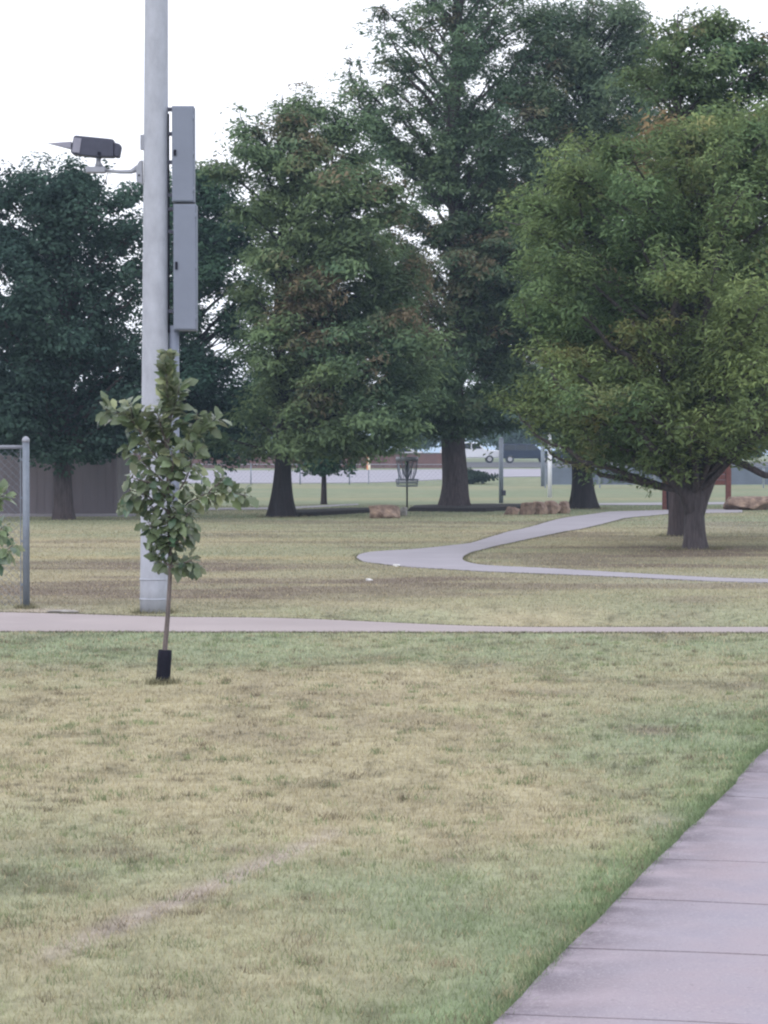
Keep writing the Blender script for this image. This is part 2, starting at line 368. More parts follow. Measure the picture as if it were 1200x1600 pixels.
# low near-black mounds under the cypresses
def bed_poly(name, pts, mat, h=.13):
    P = [gd(*p) for p in pts]; cx = sum(p[0] for p in P)/len(P); cy = sum(p[1] for p in P)/len(P)
    v = [(cx, cy, tz(cx, cy) + h)]; n = len(P)
    for s, hh in ((.6, h), (.92, h * .8), (1.0, -.03)):
        for x, y in P: q = (cx + (x-cx)*s, cy + (y-cy)*s); v.append((*q, tz(*q) + hh))
    f = [(0, 1+i, 1+(i+1) % n) for i in range(n)]
    for r in range(2): f += [(1+r*n+i, 1+(r+1)*n+i, 1+(r+1)*n+(i+1) % n, 1+r*n+(i+1) % n) for i in range(n)]
    me = bpy.data.meshes.new(name); me.from_pydata(v, [], f); me.update(); me.materials.append(mat)
    o = bpy.data.objects.new(name, me); C.objects.link(o); return tag(o, kind='structure')
bed_poly('dark_mound', [(415, 807.5), (470, 808), (530, 804.5), (585, 801), (585, 798.5), (530, 800), (470, 803), (420, 804)], M_mound)
bed_poly('dark_mound', [(632, 799), (700, 800), (760, 800), (800, 797.5), (832, 796), (828, 792), (770, 792), (700, 793), (640, 794.5)], M_mound)

# ------------------------------------------------------------------ grass
def grass(name, x, y, h, w, col, rng):
    n = len(x); z = terrain(x, y) - .004
    a = rng.uniform(0, 2*np.pi, n); lx = rng.normal(0, .45, n) * h; ly = rng.normal(0, .45, n) * h
    dx, dy = np.cos(a) * w / 2, np.sin(a) * w / 2
    v = np.empty((n, 3, 3)); v[:, 0] = np.stack([x-dx, y-dy, z], 1); v[:, 1] = np.stack([x+dx, y+dy, z], 1); v[:, 2] = np.stack([x+lx, y+ly, z+h], 1)
    c = np.repeat(col, 3, 0)
    tag(np_mesh(name, v.reshape(-1, 3), np.arange(n*3), 3, M_blade, None, c), 'short patchy lawn grass, partly green and partly dry', None, None, 'stuff')
rng = np.random.default_rng(5)
def on_pave(x, y):
    s = (x - .342) * ux + (y - 7.19) * uy; w = (x - .342) * uy - (y - 7.19) * ux
    r = (w > .0) & (w < SWW) & (y < 26)
    r |= (y > np.interp(x, [-5, .5, 5], [23.0, 22.97, 22.93])) & (y < np.interp(x, [-4.2, -1.9, -.9, 5], [25.8, 24.9, 25.1, 25.25]))
    poly = np.array(G(outer) + [(9, 30.0), (9, 31.6)] + G(inner)[::-1]); ins = np.zeros(len(x), bool); j = len(poly) - 1
    for i in range(len(poly)):
        xi, yi = poly[i]; xj, yj = poly[j]
        cnd = ((yi > y) != (yj > y)) & (x < (xj - xi) * (y - yi) / ((yj - yi) if yj != yi else 1e-9) + xi); ins ^= cnd; j = i
    return r | ins
N = 560000
y = np.exp(rng.uniform(np.log(5.6), np.log(80), N)); x = rng.uniform(-1, 1, N) * (.175 * y + 1.3 * np.exp(-y / 25))
k = ~on_pave(x, y); x, y = x[k], y[k]
c = turf(x, y) * rng.uniform(.72, 1.30, len(x))[:, None]
hue = rng.random(len(x)); c[hue < .10] = np.array((.50, .43, .29)) * rng.uniform(.8, 1.1, (hue < .10).sum())[:, None]
greener = np.clip((c[:, 1] / c[:, 0] - .95) * 3, 0, 1)
grass('grass', x, y, rng.uniform(.010, .030, len(x)) * (1 + .35 * greener), .0035 * (y / 6) ** .85, c, rng)
# loose tufts: some dry and pale, some dark and green
nt_ = 1900; ty = np.exp(rng.uniform(np.log(6.4), np.log(24), nt_)); tx = rng.uniform(-1, 1, nt_) * (.165 * ty + 1.0); per = 34
ti = np.repeat(np.arange(nt_), per); sp = rng.uniform(.02, .07, nt_)[ti]; x = tx[ti] + rng.normal(0, 1, len(ti)) * sp; y = ty[ti] + rng.normal(0, 1, len(ti)) * sp
k = ~on_pave(x, y); x, y, ti = x[k], y[k], ti[k]; pal = np.array(((.46, .41, .29), (.20, .25, .14), (.22, .19, .14), (.27, .33, .18)))[rng.integers(0, 4, nt_)][ti]
grass('grass_tufts', x, y, rng.uniform(.012, .042, len(x)), .0032 * (y / 6) ** .7, pal * rng.uniform(.7, 1.2, len(x))[:, None], rng)
# longer grass left standing round posts and trunks
bx_, by_, rr_ = [], [], []
for px, row, rad in ((240.5, 958, .16), (40.5, 951, .05), (253.5, 1069, .06), (1086, 858, .42), (1057, 838, .30), (440, 808, .55), (711, 797, .7), (912, 795, .62), (100, 812, .42)):
    q0 = gd(px, row); n0 = int(260 + 500 * rad); a_ = rng.uniform(0, 6.283, n0); r_ = rad + np.abs(rng.normal(0, .035 + .06 * rad, n0))
    bx_.append(q0[0] + np.cos(a_) * r_); by_.append(q0[1] + np.sin(a_) * r_); rr_.append(np.full(n0, .5 + .5 * (rad > .2)))
x, y, k = np.concatenate(bx_), np.concatenate(by_), np.concatenate(rr_)
grass('base_grass', x, y, rng.uniform(.02, .07, len(x)), .006 + .008 * k, np.array((.26, .25, .165)) * rng.uniform(.5, 1.3, len(x))[:, None], rng)
# ragged overhanging edges of turf beside the paving
ex, ey = [], []
def edge_pts(P, n, off, sign):
    P = np.array(P); t = rng.uniform(0, len(P) - 1.001, n); i = t.astype(int); q = P[i] + (P[i+1] - P[i]) * (t - i)[:, None]
    d = P[i+1] - P[i]; nn = np.stack([-d[:, 1], d[:, 0]], 1) / np.maximum(1e-6, np.hypot(d[:, 0], d[:, 1]))[:, None]
    q = q + nn * (sign * np.abs(rng.normal(0, off, n)) - sign * off * .3)[:, None]; return q
E = [edge_pts([swp(s, 0) for s in np.linspace(-1.8, 16, 60)], 26000, .04, 1)]
E[0] = E[0][rng.random(len(E[0])) < np.clip(.15 + 1.6 * fbm(E[0][:, 0] / .3, E[0][:, 1] / .3, 91, 3) - .3, 0, 1)]
q = E[0]; c = np.array((.185, .245, .140)) * rng.uniform(.6, 1.35, len(q))[:, None]
grass('edge_grass', q[:, 0], q[:, 1], rng.uniform(.015, .042, len(q)), .005, c, rng)
Q = []
for i, e in enumerate(edges[:1] + edges[:4]):
    for s_ in (1, -1):
        p = edge_pts(e, 7000, .05, s_); Q.append(p[~on_pave(p[:, 0], p[:, 1])])
q = np.concatenate(Q); q = q[(np.abs(q[:, 0]) < .2 * q[:, 1])]
c = np.array((.15, .15, .10)) * rng.uniform(.6, 1.4, len(q))[:, None]
grass('edge_grass', q[:, 0], q[:, 1], rng.uniform(.008, .030, len(q)), .012, c, rng)

# ------------------------------------------------------------------ trees
def env_at(env, row):
    r = [e[0] for e in env]; return np.interp(row, r, [e[1] for e in env]), np.interp(row, r, [e[2] for e in env])
def curve(p0, p1, p2, n):
    t = np.linspace(0, 1, n)[:, None]; return (1-t)**2 * p0 + 2*t*(1-t) * p1 + t*t * p2
def kites(P, nrm, L, W, rng, tdir=None, droop=0):
    n = len(P); r = rng.normal(size=(n, 3))
    if tdir is not None: r = tdir + .45 * r
    t = r - nrm * (r * nrm).sum(1)[:, None]; t /= np.linalg.norm(t, axis=1)[:, None] + 1e-9; b = np.cross(nrm, t)
    L = L[:, None]; W = W[:, None]
    v = np.empty((n, 4, 3)); v[:, 0] = P - t*L*.5; v[:, 1] = P + b*W*.5 + t*L*.08; v[:, 2] = P + t*L*.5; v[:, 3] = P - b*W*.5 + t*L*.08
    v[:, 0, 2] -= droop * L[:, 0]; v[:, 2, 2] -= droop * L[:, 0]
    return v.reshape(-1, 3)
def trunk_mesh(spine, rad, flare, flutes, rng, n=26, bark=M_bark, parent=None, name='trunk'):
    # spine: list of local points; rad(t); buttressed foot
    S = np.array(spine); m = len(S); V = []; ph = rng.uniform(0, 6.28, 3)
    for i in range(m):
        t = i / (m - 1); r0 = rad[i]; hgt = S[i, 2] - S[0, 2]
        for k in range(n):
            a = 2*np.pi*k/n
            fl = flare * math.exp(-max(hgt, 0) / (flare * 1.6 + .12))
            lob = .5 + .5 * math.sin(flutes * a + ph[0] + hgt * .3)
            r = r0 * (1 + .05 * math.sin(3*a + ph[1] + hgt) + .05 * math.sin(5*a + ph[2] - 1.3*hgt)) + fl * (.35 + .75 * lob ** 1.5) - r0 * .10 * lob * math.exp(-hgt / 2.5)
            V.append((S[i, 0] + r*math.cos(a), S[i, 1] + r*math.sin(a), S[i, 2]))
    f = [(i*n+k, i*n+(k+1) % n, (i+1)*n+(k+1) % n, (i+1)*n+k) for i in range(m-1) for k in range(n)] + [tuple(range((m-1)*n, m*n))]
    me = bpy.data.meshes.new(name); me.from_pydata(V, [], f); me.shade_smooth(); me.update(); me.materials.append(bark)
    o = bpy.data.objects.new(name, me); C.objects.link(o); o.parent = parent
    return o
def tree(name, px, row, env, label, seed, kind='cypress', r0=.35, flare=.2, flutes=7, bark=M_bark, top=None, limbs=90, tips=(), per=70,
         c1=(.05, .08, .035), c2=(.07, .10, .04), c3=None, rust=0, L=.15, W=.055, clump=.30, dens=None, drow=None, step=.42, group=None, depth=1.0, lean=0,
         lowest=None, trunk_h=None, holes=(), d=None, bough=.5, bn=7, risek=None, tint=(1.60, 1.72, 1.40)):
    rng = np.random.default_rng(seed); d = d or gd(px, row)[1]; bx = X(px, d); bz = tz(bx, d)
    root = thing(name, (bx, d, bz), label, 'tree', group)
    top = top if top is not None else env[0][0] + 10
    H = Z(top, d) - bz
    nseg = 26; hs = np.concatenate([np.linspace(-.06, .9, 8), np.linspace(1.1, H, nseg)])
    wob = lambda h: np.array([lean * h + .05 * H / 10 * math.sin(h * .8 + seed), .05 * H / 10 * math.cos(h * .7 + seed * 2), 0])
    spine = [wob(h) * min(1, max(0, h) / 2) + np.array([0, 0, h]) for h in hs]
    rads = [r0 * (1 - .97 * max(0, h) / H) ** .8 if h < H * .999 else .01 for h in hs]
    trunk_mesh(spine, rads, flare, flutes, rng, bark=bark, parent=root)
    rows_lo = env[-1][0]; rows_hi = env[0][0]
    def spos(h):
        return np.array([np.interp(h, hs, [s[k] for s in spine]) for k in range(3)])
    wood = MB(); P = []; T = []; S = []; BC = []; BV = []
    tiplist = []
    for i in range(limbs):
        u = (i + rng.random()) / limbs
        rw = rows_hi + (rows_lo - rows_hi) * u
        l, r = env_at(env, rw); ph = i * 2.39996 + rng.normal(0, .3)
        h = Z(rw, d) - bz; cx = X((l + r) / 2, d) - bx; R = (r - l) / 2 * d / F * 1.15; q = rng.uniform(.74, 1.06) if rng.random() < .72 else rng.uniform(.3, .75)
        R = R * (1 + .55 * (float(vnoise(np.array([math.cos(ph) * 1.3 + 5 + h * .45]), np.array([math.sin(ph) * 1.3 + h * .55 + 9]), seed)[0]) - .55))
        tiplist.append(np.array([cx + math.cos(ph) * R * q, math.sin(ph) * R * q * depth, h]))
    for tp in tips:
        tiplist.append(np.array([X(tp[0], d) - bx, rng.uniform(-.5, .5) if len(tp) < 3 else tp[2], Z(tp[1], d) - bz]))
    for i, tip in enumerate(tiplist):
        isTip = i >= limbs; out = math.hypot(tip[0] - spos(tip[2])[0], tip[1])
        rise = (risek if risek is not None else (.35 if kind == 'cypress' else .75)) * out + .15
        if isTip: rise = max(1.4, out * 1.3)
        hb = max(lowest if lowest is not None else .16 * H, tip[2] - rise); hb = min(hb, H * .97)
        p0 = spos(hb); mid = p0 * .45 + tip * .55
        mid[2] = (p0[2] * .35 + tip[2] * .65) + (.12 * out if kind != 'cypress' else .05 * out)
        if isTip: mid = np.array([tip[0] * .95, tip[1] * .95, p0[2] * .5 + tip[2] * .5])
        ln = np.linalg.norm(tip - p0); n = max(5, int(ln / .3)); cv = curve(p0, mid, tip, n)
        cv[1:-1] += rng.normal(0, .02, (n - 2, 3)) * ln ** .5
        rb = min(.6 * np.interp(hb, hs, rads) + .01, .016 + .016 * ln)
        wood.tube([tuple(p) for p in cv], list(np.linspace(rb, .006, n)), 5, False)
        bv = rng.normal(1, .16)
        # the outer end of each limb fills into a bough
        if ln > 1.1 and not isTip:
            bc = cv[-1] * .82 + p0 * .18; bc = np.array([np.interp(.8, np.linspace(0, 1, n), cv[:, k]) for k in range(3)])
            bs = bough * rng.uniform(.6, 1.35)
            for s in range(int(bn * (bs / bough) ** 2) + 2):
                u = rng.normal(size=3); u /= np.linalg.norm(u); u[2] = abs(u[2]) * .9 - .25
                c1_ = bc + u * bs * np.array((1, 1, .55 if kind == 'cypress' else .75)) * rng.uniform(.5, 1.0)
                ppx = 600 + (c1_[0] + bx) * F / d; prw = HZ - (c1_[2] + bz - CAMZ) * F / d
                if dens is not None and rng.random() > np.interp(prw, drow, dens): continue
                if any(((ppx - a) / e) ** 2 + ((prw - b) / g) ** 2 < 1 for a, b, e, g in holes): continue
                wood.tube([tuple(bc - (0, 0, .1)), tuple(c1_)], [.011, .004], 3, False)
                P.append(c1_); T.append(u); S.append(clump * rng.uniform(.6, 1.2)); BC.append(bc - (0, 0, bs * .55)); BV.append(bv)
        # side shoots carry the foliage clumps
        cl = max(2, int(ln / step)); ts = np.linspace(.22 if ln > 1 else 0, 1.0, cl)
        for t in ts:
            c0 = np.array([np.interp(t, np.linspace(0, 1, n), cv[:, k]) for k in range(3)]); dirv = tip - p0; dirv = dirv / (np.linalg.norm(dirv) + 1e-9)
            for s in range(2 + (ln > 2)):
                dv = dirv * .5 + rng.normal(0, .75, 3) * (1, 1, .45); dv /= np.linalg.norm(dv)
                ll = rng.uniform(.15, .65) * (1 - .5 * t) * (1 if ln > 1.2 else .5)
                if isTip: ll *= .55
                c1_ = c0 + dv * ll
                if dens is not None and rng.random() > np.interp(HZ - (c1_[2] + bz - CAMZ) * F / d, drow, dens): continue
                ppx = 600 + (c1_[0] + bx) * F / d; prw = HZ - (c1_[2] + bz - CAMZ) * F / d
                if any(((ppx - a) / e) ** 2 + ((prw - b) / g) ** 2 < 1 for a, b, e, g in holes): continue
                wood.tube([tuple(c0), tuple((c0 + c1_) / 2 + rng.normal(0, .02, 3)), tuple(c1_)], [.010, .007, .004], 3, False)
                BC.append(c0 - (0, 0, .35)); BV.append(bv); P.append(c1_); T.append(dv); S.append(clump * rng.uniform(.6, 1.25) * (.62 if isTip and t > .6 else 1))
    P = np.array(P); T = np.array(T); S = np.array(S); BC = np.array(BC); BV = np.array(BV)
    o = wood.build('branches', bark, root, True)
    nC = len(P); cnt = np.maximum(10, (per * .76 * (S / clump) ** 2).astype(int)); idx = np.repeat(np.arange(nC), cnt); n = len(idx)
    g = rng.normal(size=(n, 3)); g /= np.maximum(1, np.linalg.norm(g, axis=1) / 1.7)[:, None]
    fl = np.array((1, 1, .42 if kind == 'cypress' else .7))
    if kind == 'cypress': g = g * fl + T[idx] * rng.normal(0, .7, n)[:, None]
    else: g = g * fl
    pts = P[idx] + g * S[idx][:, None] * .62
    if kind == 'cypress': pts[:, 2] -= .12 * (g[:, 0]**2 + g[:, 1]**2) * S[idx]
    outw = pts - BC[idx]; outw /= np.linalg.norm(outw, axis=1)[:, None] + 1e-9
    nr = rng.normal(size=(n, 3)) * .42 + np.array([0, 0, .35]) + outw * 1.0; nr /= np.linalg.norm(nr, axis=1)[:, None]
    sz = rng.uniform(.65, 1.35, n)
    V = kites(pts, nr, L * sz, W * sz, rng, T[idx] if kind == 'cypress' else None, .10)
    # colour belongs to the sprays: broad drift, spray to spray, and some turned rust
    a = np.clip(fbm(P[:, 0] / 1.3 + seed, P[:, 2] / 1.3 + P[:, 1] * .3, seed, 3) * 1.6 - .3 + rng.normal(0, .13, nC), 0, 1)[:, None]
    cc = np.array(c1) * (1 - a) + np.array(c2) * a
    if c3 is not None:
        rr = fbm(P[:, 0] / 1.0 + 7, P[:, 2] / .8 + P[:, 1] * .4, seed + 50, 3) + rng.normal(0, .05, nC); mfac = np.clip((rr - (.70 - rust)) * 7, 0, .9)[:, None]
        cc = cc * (1 - mfac) + np.array(c3) * mfac
    cc = cc[idx] * rng.uniform(.8, 1.22, n)[:, None] * np.array(tint) * BV[idx][:, None]
    i4 = np.arange(n * 4)
    np_mesh('crown', V, i4, 4, M_leaf, root, np.repeat(cc, 4, 0))
    return root

CY1, CY2, RUST = (.062, .094, .070), (.108, .138, .084), (.128, .092, .076)
tree('oak_tree', 100, 812, [(258, 60, 130), (290, 5, 200), (350, -50, 230), (450, -80, 245), (560, -85, 245), (640, -80, 240), (690, -60, 230), (712, 0, 190)],
     'round dark green oak standing in front of the grey shed at far left', 11, 'oak', r0=.24, flare=.12, bark=M_bark, limbs=110, bn=9, tint=(1.08, 1.2, 1.34), tips=((75, 250), (170, 265), (25, 290)), per=62,
     c1=(.040, .066, .052), c2=(.060, .092, .062), L=.12, W=.08, clump=.34, step=.5, lowest=1.5, trunk_h=0,
     holes=((150, 500, 16, 12), (195, 430, 18, 14), (205, 385, 14, 10), (170, 455, 14, 10), (20, 345, 12, 9), (15, 460, 13, 9), (140, 350, 8, 8), (60, 420, 10, 8), (212, 480, 14, 14)))
tree('shade_tree', 262, 796, [(268, 300, 350), (310, 255, 395), (400, 235, 420), (550, 230, 430), (680, 245, 420), (722, 260, 390)],
     'dark green tree half hidden behind the floodlight pole', 12, 'oak', r0=.22, flare=.12, bark=M_barkdk, limbs=100, bn=7, tint=(1.12, 1.28, 1.3), per=56, tips=((320, 262), (345, 272)),
     c1=(.040, .070, .052), c2=(.065, .105, .062), L=.13, W=.08, clump=.38, step=.55, lowest=1.7, holes=((325, 475, 22, 20), (360, 550, 40, 18), (330, 530, 20, 26), (385, 500, 18, 16)))
tree('cypress_tree', 440, 808, [(150, 440, 490), (190, 392, 545), (260, 372, 605), (330, 360, 665), (400, 366, 675), (480, 385, 655), (560, 372, 660), (640, 350, 655), (690, 335, 640), (706, 370, 560)],
     'bald cypress with spiky top and nearly black flared trunk, right of the pole', 13, r0=.21, flare=.30, flutes=6, bark=M_barkdk, limbs=120, risek=.5, bough=.50, bn=10, top=150,
     tips=((374, 168), (410, 188), (463, 128), (488, 140), (541, 143), (526, 190), (430, 165), (510, 205)), per=62, c1=CY1, c2=CY2, c3=RUST, rust=.055, lowest=1.6, clump=.34,
     holes=((432, 350, 14, 14),))
tree('small_park_tree', 506, 788, [(650, 485, 530), (690, 478, 550), (735, 485, 552)], 'small dark tree with thin trunk beyond the black trunked cypress', 14, 'oak', r0=.10, flare=.04, bark=M_bark,
     limbs=40, per=60, c1=(.035, .072, .058), c2=(.05, .09, .065), L=.14, W=.09, clump=.34, lowest=1.2)
tree('cypress_tree', 711, 797, [(-160, 690, 760), (-60, 620, 820), (0, 595, 850), (80, 545, 855), (160, 565, 850), (230, 600, 850), (300, 610, 850), (380, 590, 850), (460, 575, 850), (560, 560, 860), (630, 570, 850), (676, 600, 800)],
     'tallest bald cypress, airy open top and thick brown fluted trunk behind a low dark mound', 15, r0=.36, flare=.26, flutes=7, bark=M_bark, limbs=155, risek=.8, bough=.52, bn=9, top=-170,
     tips=((541, 80), (560, 100), (598, 20), (556, 130)), per=60, c1=(.060, .090, .070), c2=(.095, .125, .082), c3=RUST, rust=.08, lowest=2.1, clump=.33,
     dens=(.45, .50, .85, 1, 1), drow=(-200, 150, 260, 400, 800), holes=((690, 330, 40, 20), (655, 310, 25, 14), (620, 210, 16, 14)))
tree('elm_tree', 912, 795, [(5, 860, 940), (35, 825, 1000), (100, 790, 1035), (200, 755, 1045), (300, 725, 1045), (400, 722, 1040), (500, 735, 1040), (590, 750, 1020), (640, 790, 1000), (672, 850, 970)],
     'broad blue green tree behind the path bend, leafy shoots round its flared trunk', 16, 'oak', r0=.30, flare=.26, flutes=6, bark=M_barkdk, limbs=210, bough=.66, bn=10, tips=((750, 330), (735, 430), (760, 250), (790, 170), (885, 2), (920, 20), (970, 60)), per=62,
     c1=(.062, .092, .076), c2=(.100, .125, .086), c3=(.13, .10, .07), rust=.08, L=.14, W=.052, clump=.36, step=.6, lowest=1.7)
tree('cypress_tree', 1057, 838, [(20, 1050, 1130), (55, 1005, 1190), (100, 975, 1240), (130, 970, 1260), (220, 950, 1290), (350, 950, 1300), (600, 960, 1290), (690, 1010, 1250)],
     'cypress with rusty top rising behind the yellowish crown at right', 17, r0=.16, flare=.07, bark=M_bark, limbs=120, risek=.5, bough=.42, bn=9, top=25,
     tips=((1068, 15), (1120, 25), (1145, 45), (1163, 52), (1196, 60), (1035, 50), (1080, 28)), per=66, c1=(.062, .096, .062), c2=(.095, .12, .068), c3=(.15, .10, .07), rust=.15, lowest=2.0, clump=.30, L=.12, W=.05,
     dens=(.95, 1, .45, .45), drow=(0, 260, 380, 800))
tree('mesquite_tree', 1086, 858, [(175, 1170, 1290), (225, 1010, 1330), (262, 880, 1340), (300, 868, 1345), (400, 862, 1350), (480, 825, 1350), (570, 815, 1350), (630, 810, 1340), (672, 880, 1260), (712, 955, 1060)],
     'spreading yellow green tree with stout forked trunk nearest the path at right', 18, 'oak', r0=.18, flare=.10, flutes=5, bark=M_barkgr, limbs=150, bough=.48, bn=12, top=330, tips=((880, 245), (960, 228), (1110, 235), (1180, 180), (820, 470), (805, 640), (845, 690)), per=66,
     c1=(.082, .120, .074), c2=(.140, .165, .084), c3=(.17, .15, .085), rust=.03, L=.105, W=.034, clump=.25, step=.5, lowest=.95,
     holes=((1122, 766, 62, 52), (1196, 768, 66, 54)))
# heavy limbs and leafy shoots seen on single trees
def on(name_label, fn): 
    for o in C.objects:
        if o.get('label') == name_label: fn(o)
def mesquite_limbs(root):
    d = root.location.y
    def P(px, rw, dy=0): return (X(px, d) - root.location.x, dy, Z(rw, d) - root.location.z)
    for pts, r in (([P(1085, 806), P(1070, 768, -.05), P(1040, 742, -.1), P(1012, 732, -.2), P(985, 715, -.3), P(950, 690, -.4)], (.15, .12, .09, .07, .05, .02)),
                   ([P(1087, 812), P(1096, 780, .02), P(1114, 735, .05), P(1135, 700, .1), P(1165, 660, .15), P(1200, 600, .2), P(1230, 520, .2)], (.13, .13, .115, .095, .075, .055, .025)),
                   ([P(1108, 745, -.02), P(1132, 716, -.12), P(1160, 726, -.25), P(1190, 742, -.3), P(1230, 748, -.4), P(1290, 735, -.4)], (.08, .07, .06, .055, .045, .03)),
                   ([P(1087, 800), P(1098, 730, .2), P(1110, 660, .3), P(1100, 580, .5), P(1110, 500, .6)], (.11, .11, .085, .06, .03)),
                   ([P(1135, 700), P(1160, 680, -.2), P(1190, 660, -.3), P(1240, 650, -.4)], (.06, .05, .04, .02)),
                   ([P(1084, 800), P(1064, 720, .1), P(1040, 640, .2), P(1000, 560, .3)], (.12, .09, .06, .03))):
        MB().tube(pts, list(r), 9, True).build('limb', M_barkgr, root, True)
on('spreading yellow green tree with stout forked trunk nearest the path at right', mesquite_limbs)
def elm_shoots(root):
    d = root.location.y; rng = np.random.default_rng(3); n = 900
    p = np.stack([rng.normal(-.05, .36, n), -.75 + rng.normal(0, .18, n), Z(699, d) + rng.normal(0, .24, n)], 1)
    nr = rng.normal(size=(n, 3)) + (0, -.6, .4); nr /= np.linalg.norm(nr, axis=1)[:, None]
    V = kites(p, nr, rng.uniform(.12, .22, n), rng.uniform(.06, .1, n), rng, np.tile((0., 0, -1), (n, 1)))
    np_mesh('leafy_shoot', V, np.arange(n*4), 4, M_leaf, root, np.repeat(np.array((.13, .165, .085)) * rng.uniform(.6, 1.3, n)[:, None], 4, 0))
on('broad blue green tree behind the path bend, leafy shoots round its flared trunk', elm_shoots)
# trees across the street
far = [(30, 262, 560, 120, 'distant tree beyond the street, left of the small shed'), (300, 268, 600, 100, 'distant dark tree seen low behind the floodlight pole'), (455, 275, 590, 110, 'distant tree beyond the street behind the black cypress trunk'),
       (650, 266, 600, 110, 'distant tree beyond the street above the disc golf basket'), (800, 280, 600, 120, 'distant tree above the dark blue van'),
       (990, 268, 600, 110, 'distant tree between the elm trunk and the red notice board'), (1150, 205, 590, 110, 'distant blue green tree behind the red notice board'), (1290, 265, 600, 110, 'distant tree at the right edge beyond the street')]
for i, (px, d, tr, w, lab) in enumerate(far):
    bot = 694 if i != 6 else 712
    tree('distant_tree', px, 0, [(tr, px - w*.3, px + w*.3), (tr + 30, px - w*.5, px + w*.5), (660, px - w*.55, px + w*.55), (bot, px - w*.4, px + w*.4)], lab, 30 + i, 'oak', r0=.16, flare=.08, bark=M_barkdk, limbs=50, bough=1.0, bn=6, per=22,
         c1=(.05, .08, .07), c2=(.07, .105, .08), L=.42, W=.28, clump=.95, step=1.1, lowest=1.3, d=d, group='trees across the street')
def shrub(px, d, w, rows, label, seed, col=(.030, .045, .034)):
    rng = np.random.default_rng(seed); bx = X(px, d); bz = tz(bx, d); root = thing('shrub', (bx, d, bz), label, 'shrub')
    H = Z(rows[0], d) - bz; m = MB(); n = 7
    ends = []
    for i in range(n):
        a = i * 2.4; e = (math.cos(a) * w * .32, math.sin(a) * w * .25, H * rng.uniform(.55, .85)); ends.append(e)
        m.tube([(0, 0, -.03), (e[0]*.4, e[1]*.4, e[2]*.5), e], [.04, .03, .01], 5)
    m.build('stem', M_barkdk, root)
    N = 2200; g = rng.normal(size=(N, 3)); g /= np.linalg.norm(g, axis=1)[:, None]; lob = .15 + 1.55 * fbm(g[:, 0] * 2.4 + seed, g[:, 2] * 1.6 + g[:, 1] + 5, seed, 3); g *= (rng.uniform(.1, 1, N) ** .5 * lob)[:, None]
    p = g * (w/2, w/2.4, H * .52) + (0, 0, H * .46); nr = g + rng.normal(0, .5, (N, 3)); nr /= np.linalg.norm(nr, axis=1)[:, None]
    np_mesh('foliage', kites(p, nr, rng.uniform(.12, .22, N), rng.uniform(.08, .14, N), rng), np.arange(N*4), 4, M_leaf, root, np.repeat(np.array(col) * rng.uniform(.6, 1.5, N)[:, None], 4, 0))
shrub(735, 132, 2.6, (733, 757), 'ragged dark shrub right of the thick cypress trunk, below the white pickup', 61)

# ------------------------------------------------------------------ floodlight pole and what hangs on it
pd = gd(243, 958)[1]; pxw = X(240.5, pd); pz = tz(pxw, pd)
def W(px, rw, dy=0): return Vector((X(px, pd) - pxw, dy, Z(rw, pd) - pz))
pole = thing('light_pole', (pxw, pd, pz), 'tall pale grey galvanised steel pole standing beside the crossing path', 'pole')
m = MB(); n = 40; pts = []; rr = []
for i in range(n):
    h = -.05 + 12.05 * i / (n - 1); row = 958 - h * F / pd
    cxp = 240.5 + (246 - 240.5) * (958 - row) / 958; pts.append(((cxp - 240.5) * pd / F, 0, h)); rr.append((22.3 - 4.3 * (958 - row) / 958) * pd / F)
m.tube(pts, rr, 28).build('shaft', M_pole, pole, True)
MB().tube([(pts[-1][0], 0, 12.0), (pts[-1][0], 0, 12.06)], [rr[-1] + .01, .03], 20).build('cap', M_galv, pole)
# ground collar, seam band, hand hole, straps
MB().box(-.055, .055, -.150, -.12, .62, .84, .01).build('hand_hole_cover', M_pole, pole, bevel=.004)
for rw in (905, 912 + 24):
    p = W(245, rw); rad = (22.3 - 4.3 * (958 - rw) / 958) * pd / F + .004
    MB().tube([(p.x - .03, 0, p.z - .008), (p.x - .03, 0, p.z + .008)], rad, 28).build('strap', M_pole, pole, True)
q = W(224, 224); MB().box(q.x - .022, q.x + .03, -.03, .03, q.z - .075, q.z + .075).build('band_clamp', M_galv, pole, bevel=.005)
# conduit going down behind the cabinets
a, b = W(273, 512), W(271, 800)
MB().tube([(a.x - .005, .02, a.z + .02), (a.x - .005, .02, b.z + .2), (a.x - .03, .02, b.z + .05), (.12, .02, b.z)], [.052, .052, .05, .04], 14).build('conduit', M_cab, pole, True)
a, b = W(264.5, 180), W(264.5, 520)
MB().tube([(a.x, -.02, a.z), (a.x, -.02, b.z)], .010, 8).build('cable', M_dark, pole, True)
def cabinet(x0, x1, r0, r1, label, brs):
    c0, c1 = W(x0, r1), W(x1, r0); base = thing('equipment_cabinet', (pxw + (c0.x + c1.x) / 2, pd, pz + c0.z), label, 'cabinet', 'equipment cabinets bolted to the pole')
    w = c1.x - c0.x; h = c1.z - c0.z
    MB().box(-w/2, w/2, -.09, .12, 0, h).build('housing', M_cab, base, bevel=.008)
    MB().box(-w/2 + .008, w/2 - .008, -.104, -.092, .012, h - .012).build('door', M_cab, base, bevel=.004)
    for z in (.12, h/2, h - .12): MB().tube([(w/2 - .004, -.104, z - .03), (w/2 - .004, -.104, z + .03)], .007, 8).build('hinge', M_cab, base, True)
    MB().box(-w/2 + .02, -w/2 + .045, -.118, -.105, h*.48, h*.54).build('latch', M_dark, base)
    for r in brs:
        z = W(0, r).z - c0.z; xo = W(263, r).x - (c0.x + c1.x) / 2
        MB().box(xo - .02, -w/2 + .001, -.03, .03, z - .018, z + .018).build('bracket', M_camb, base, bevel=.003)
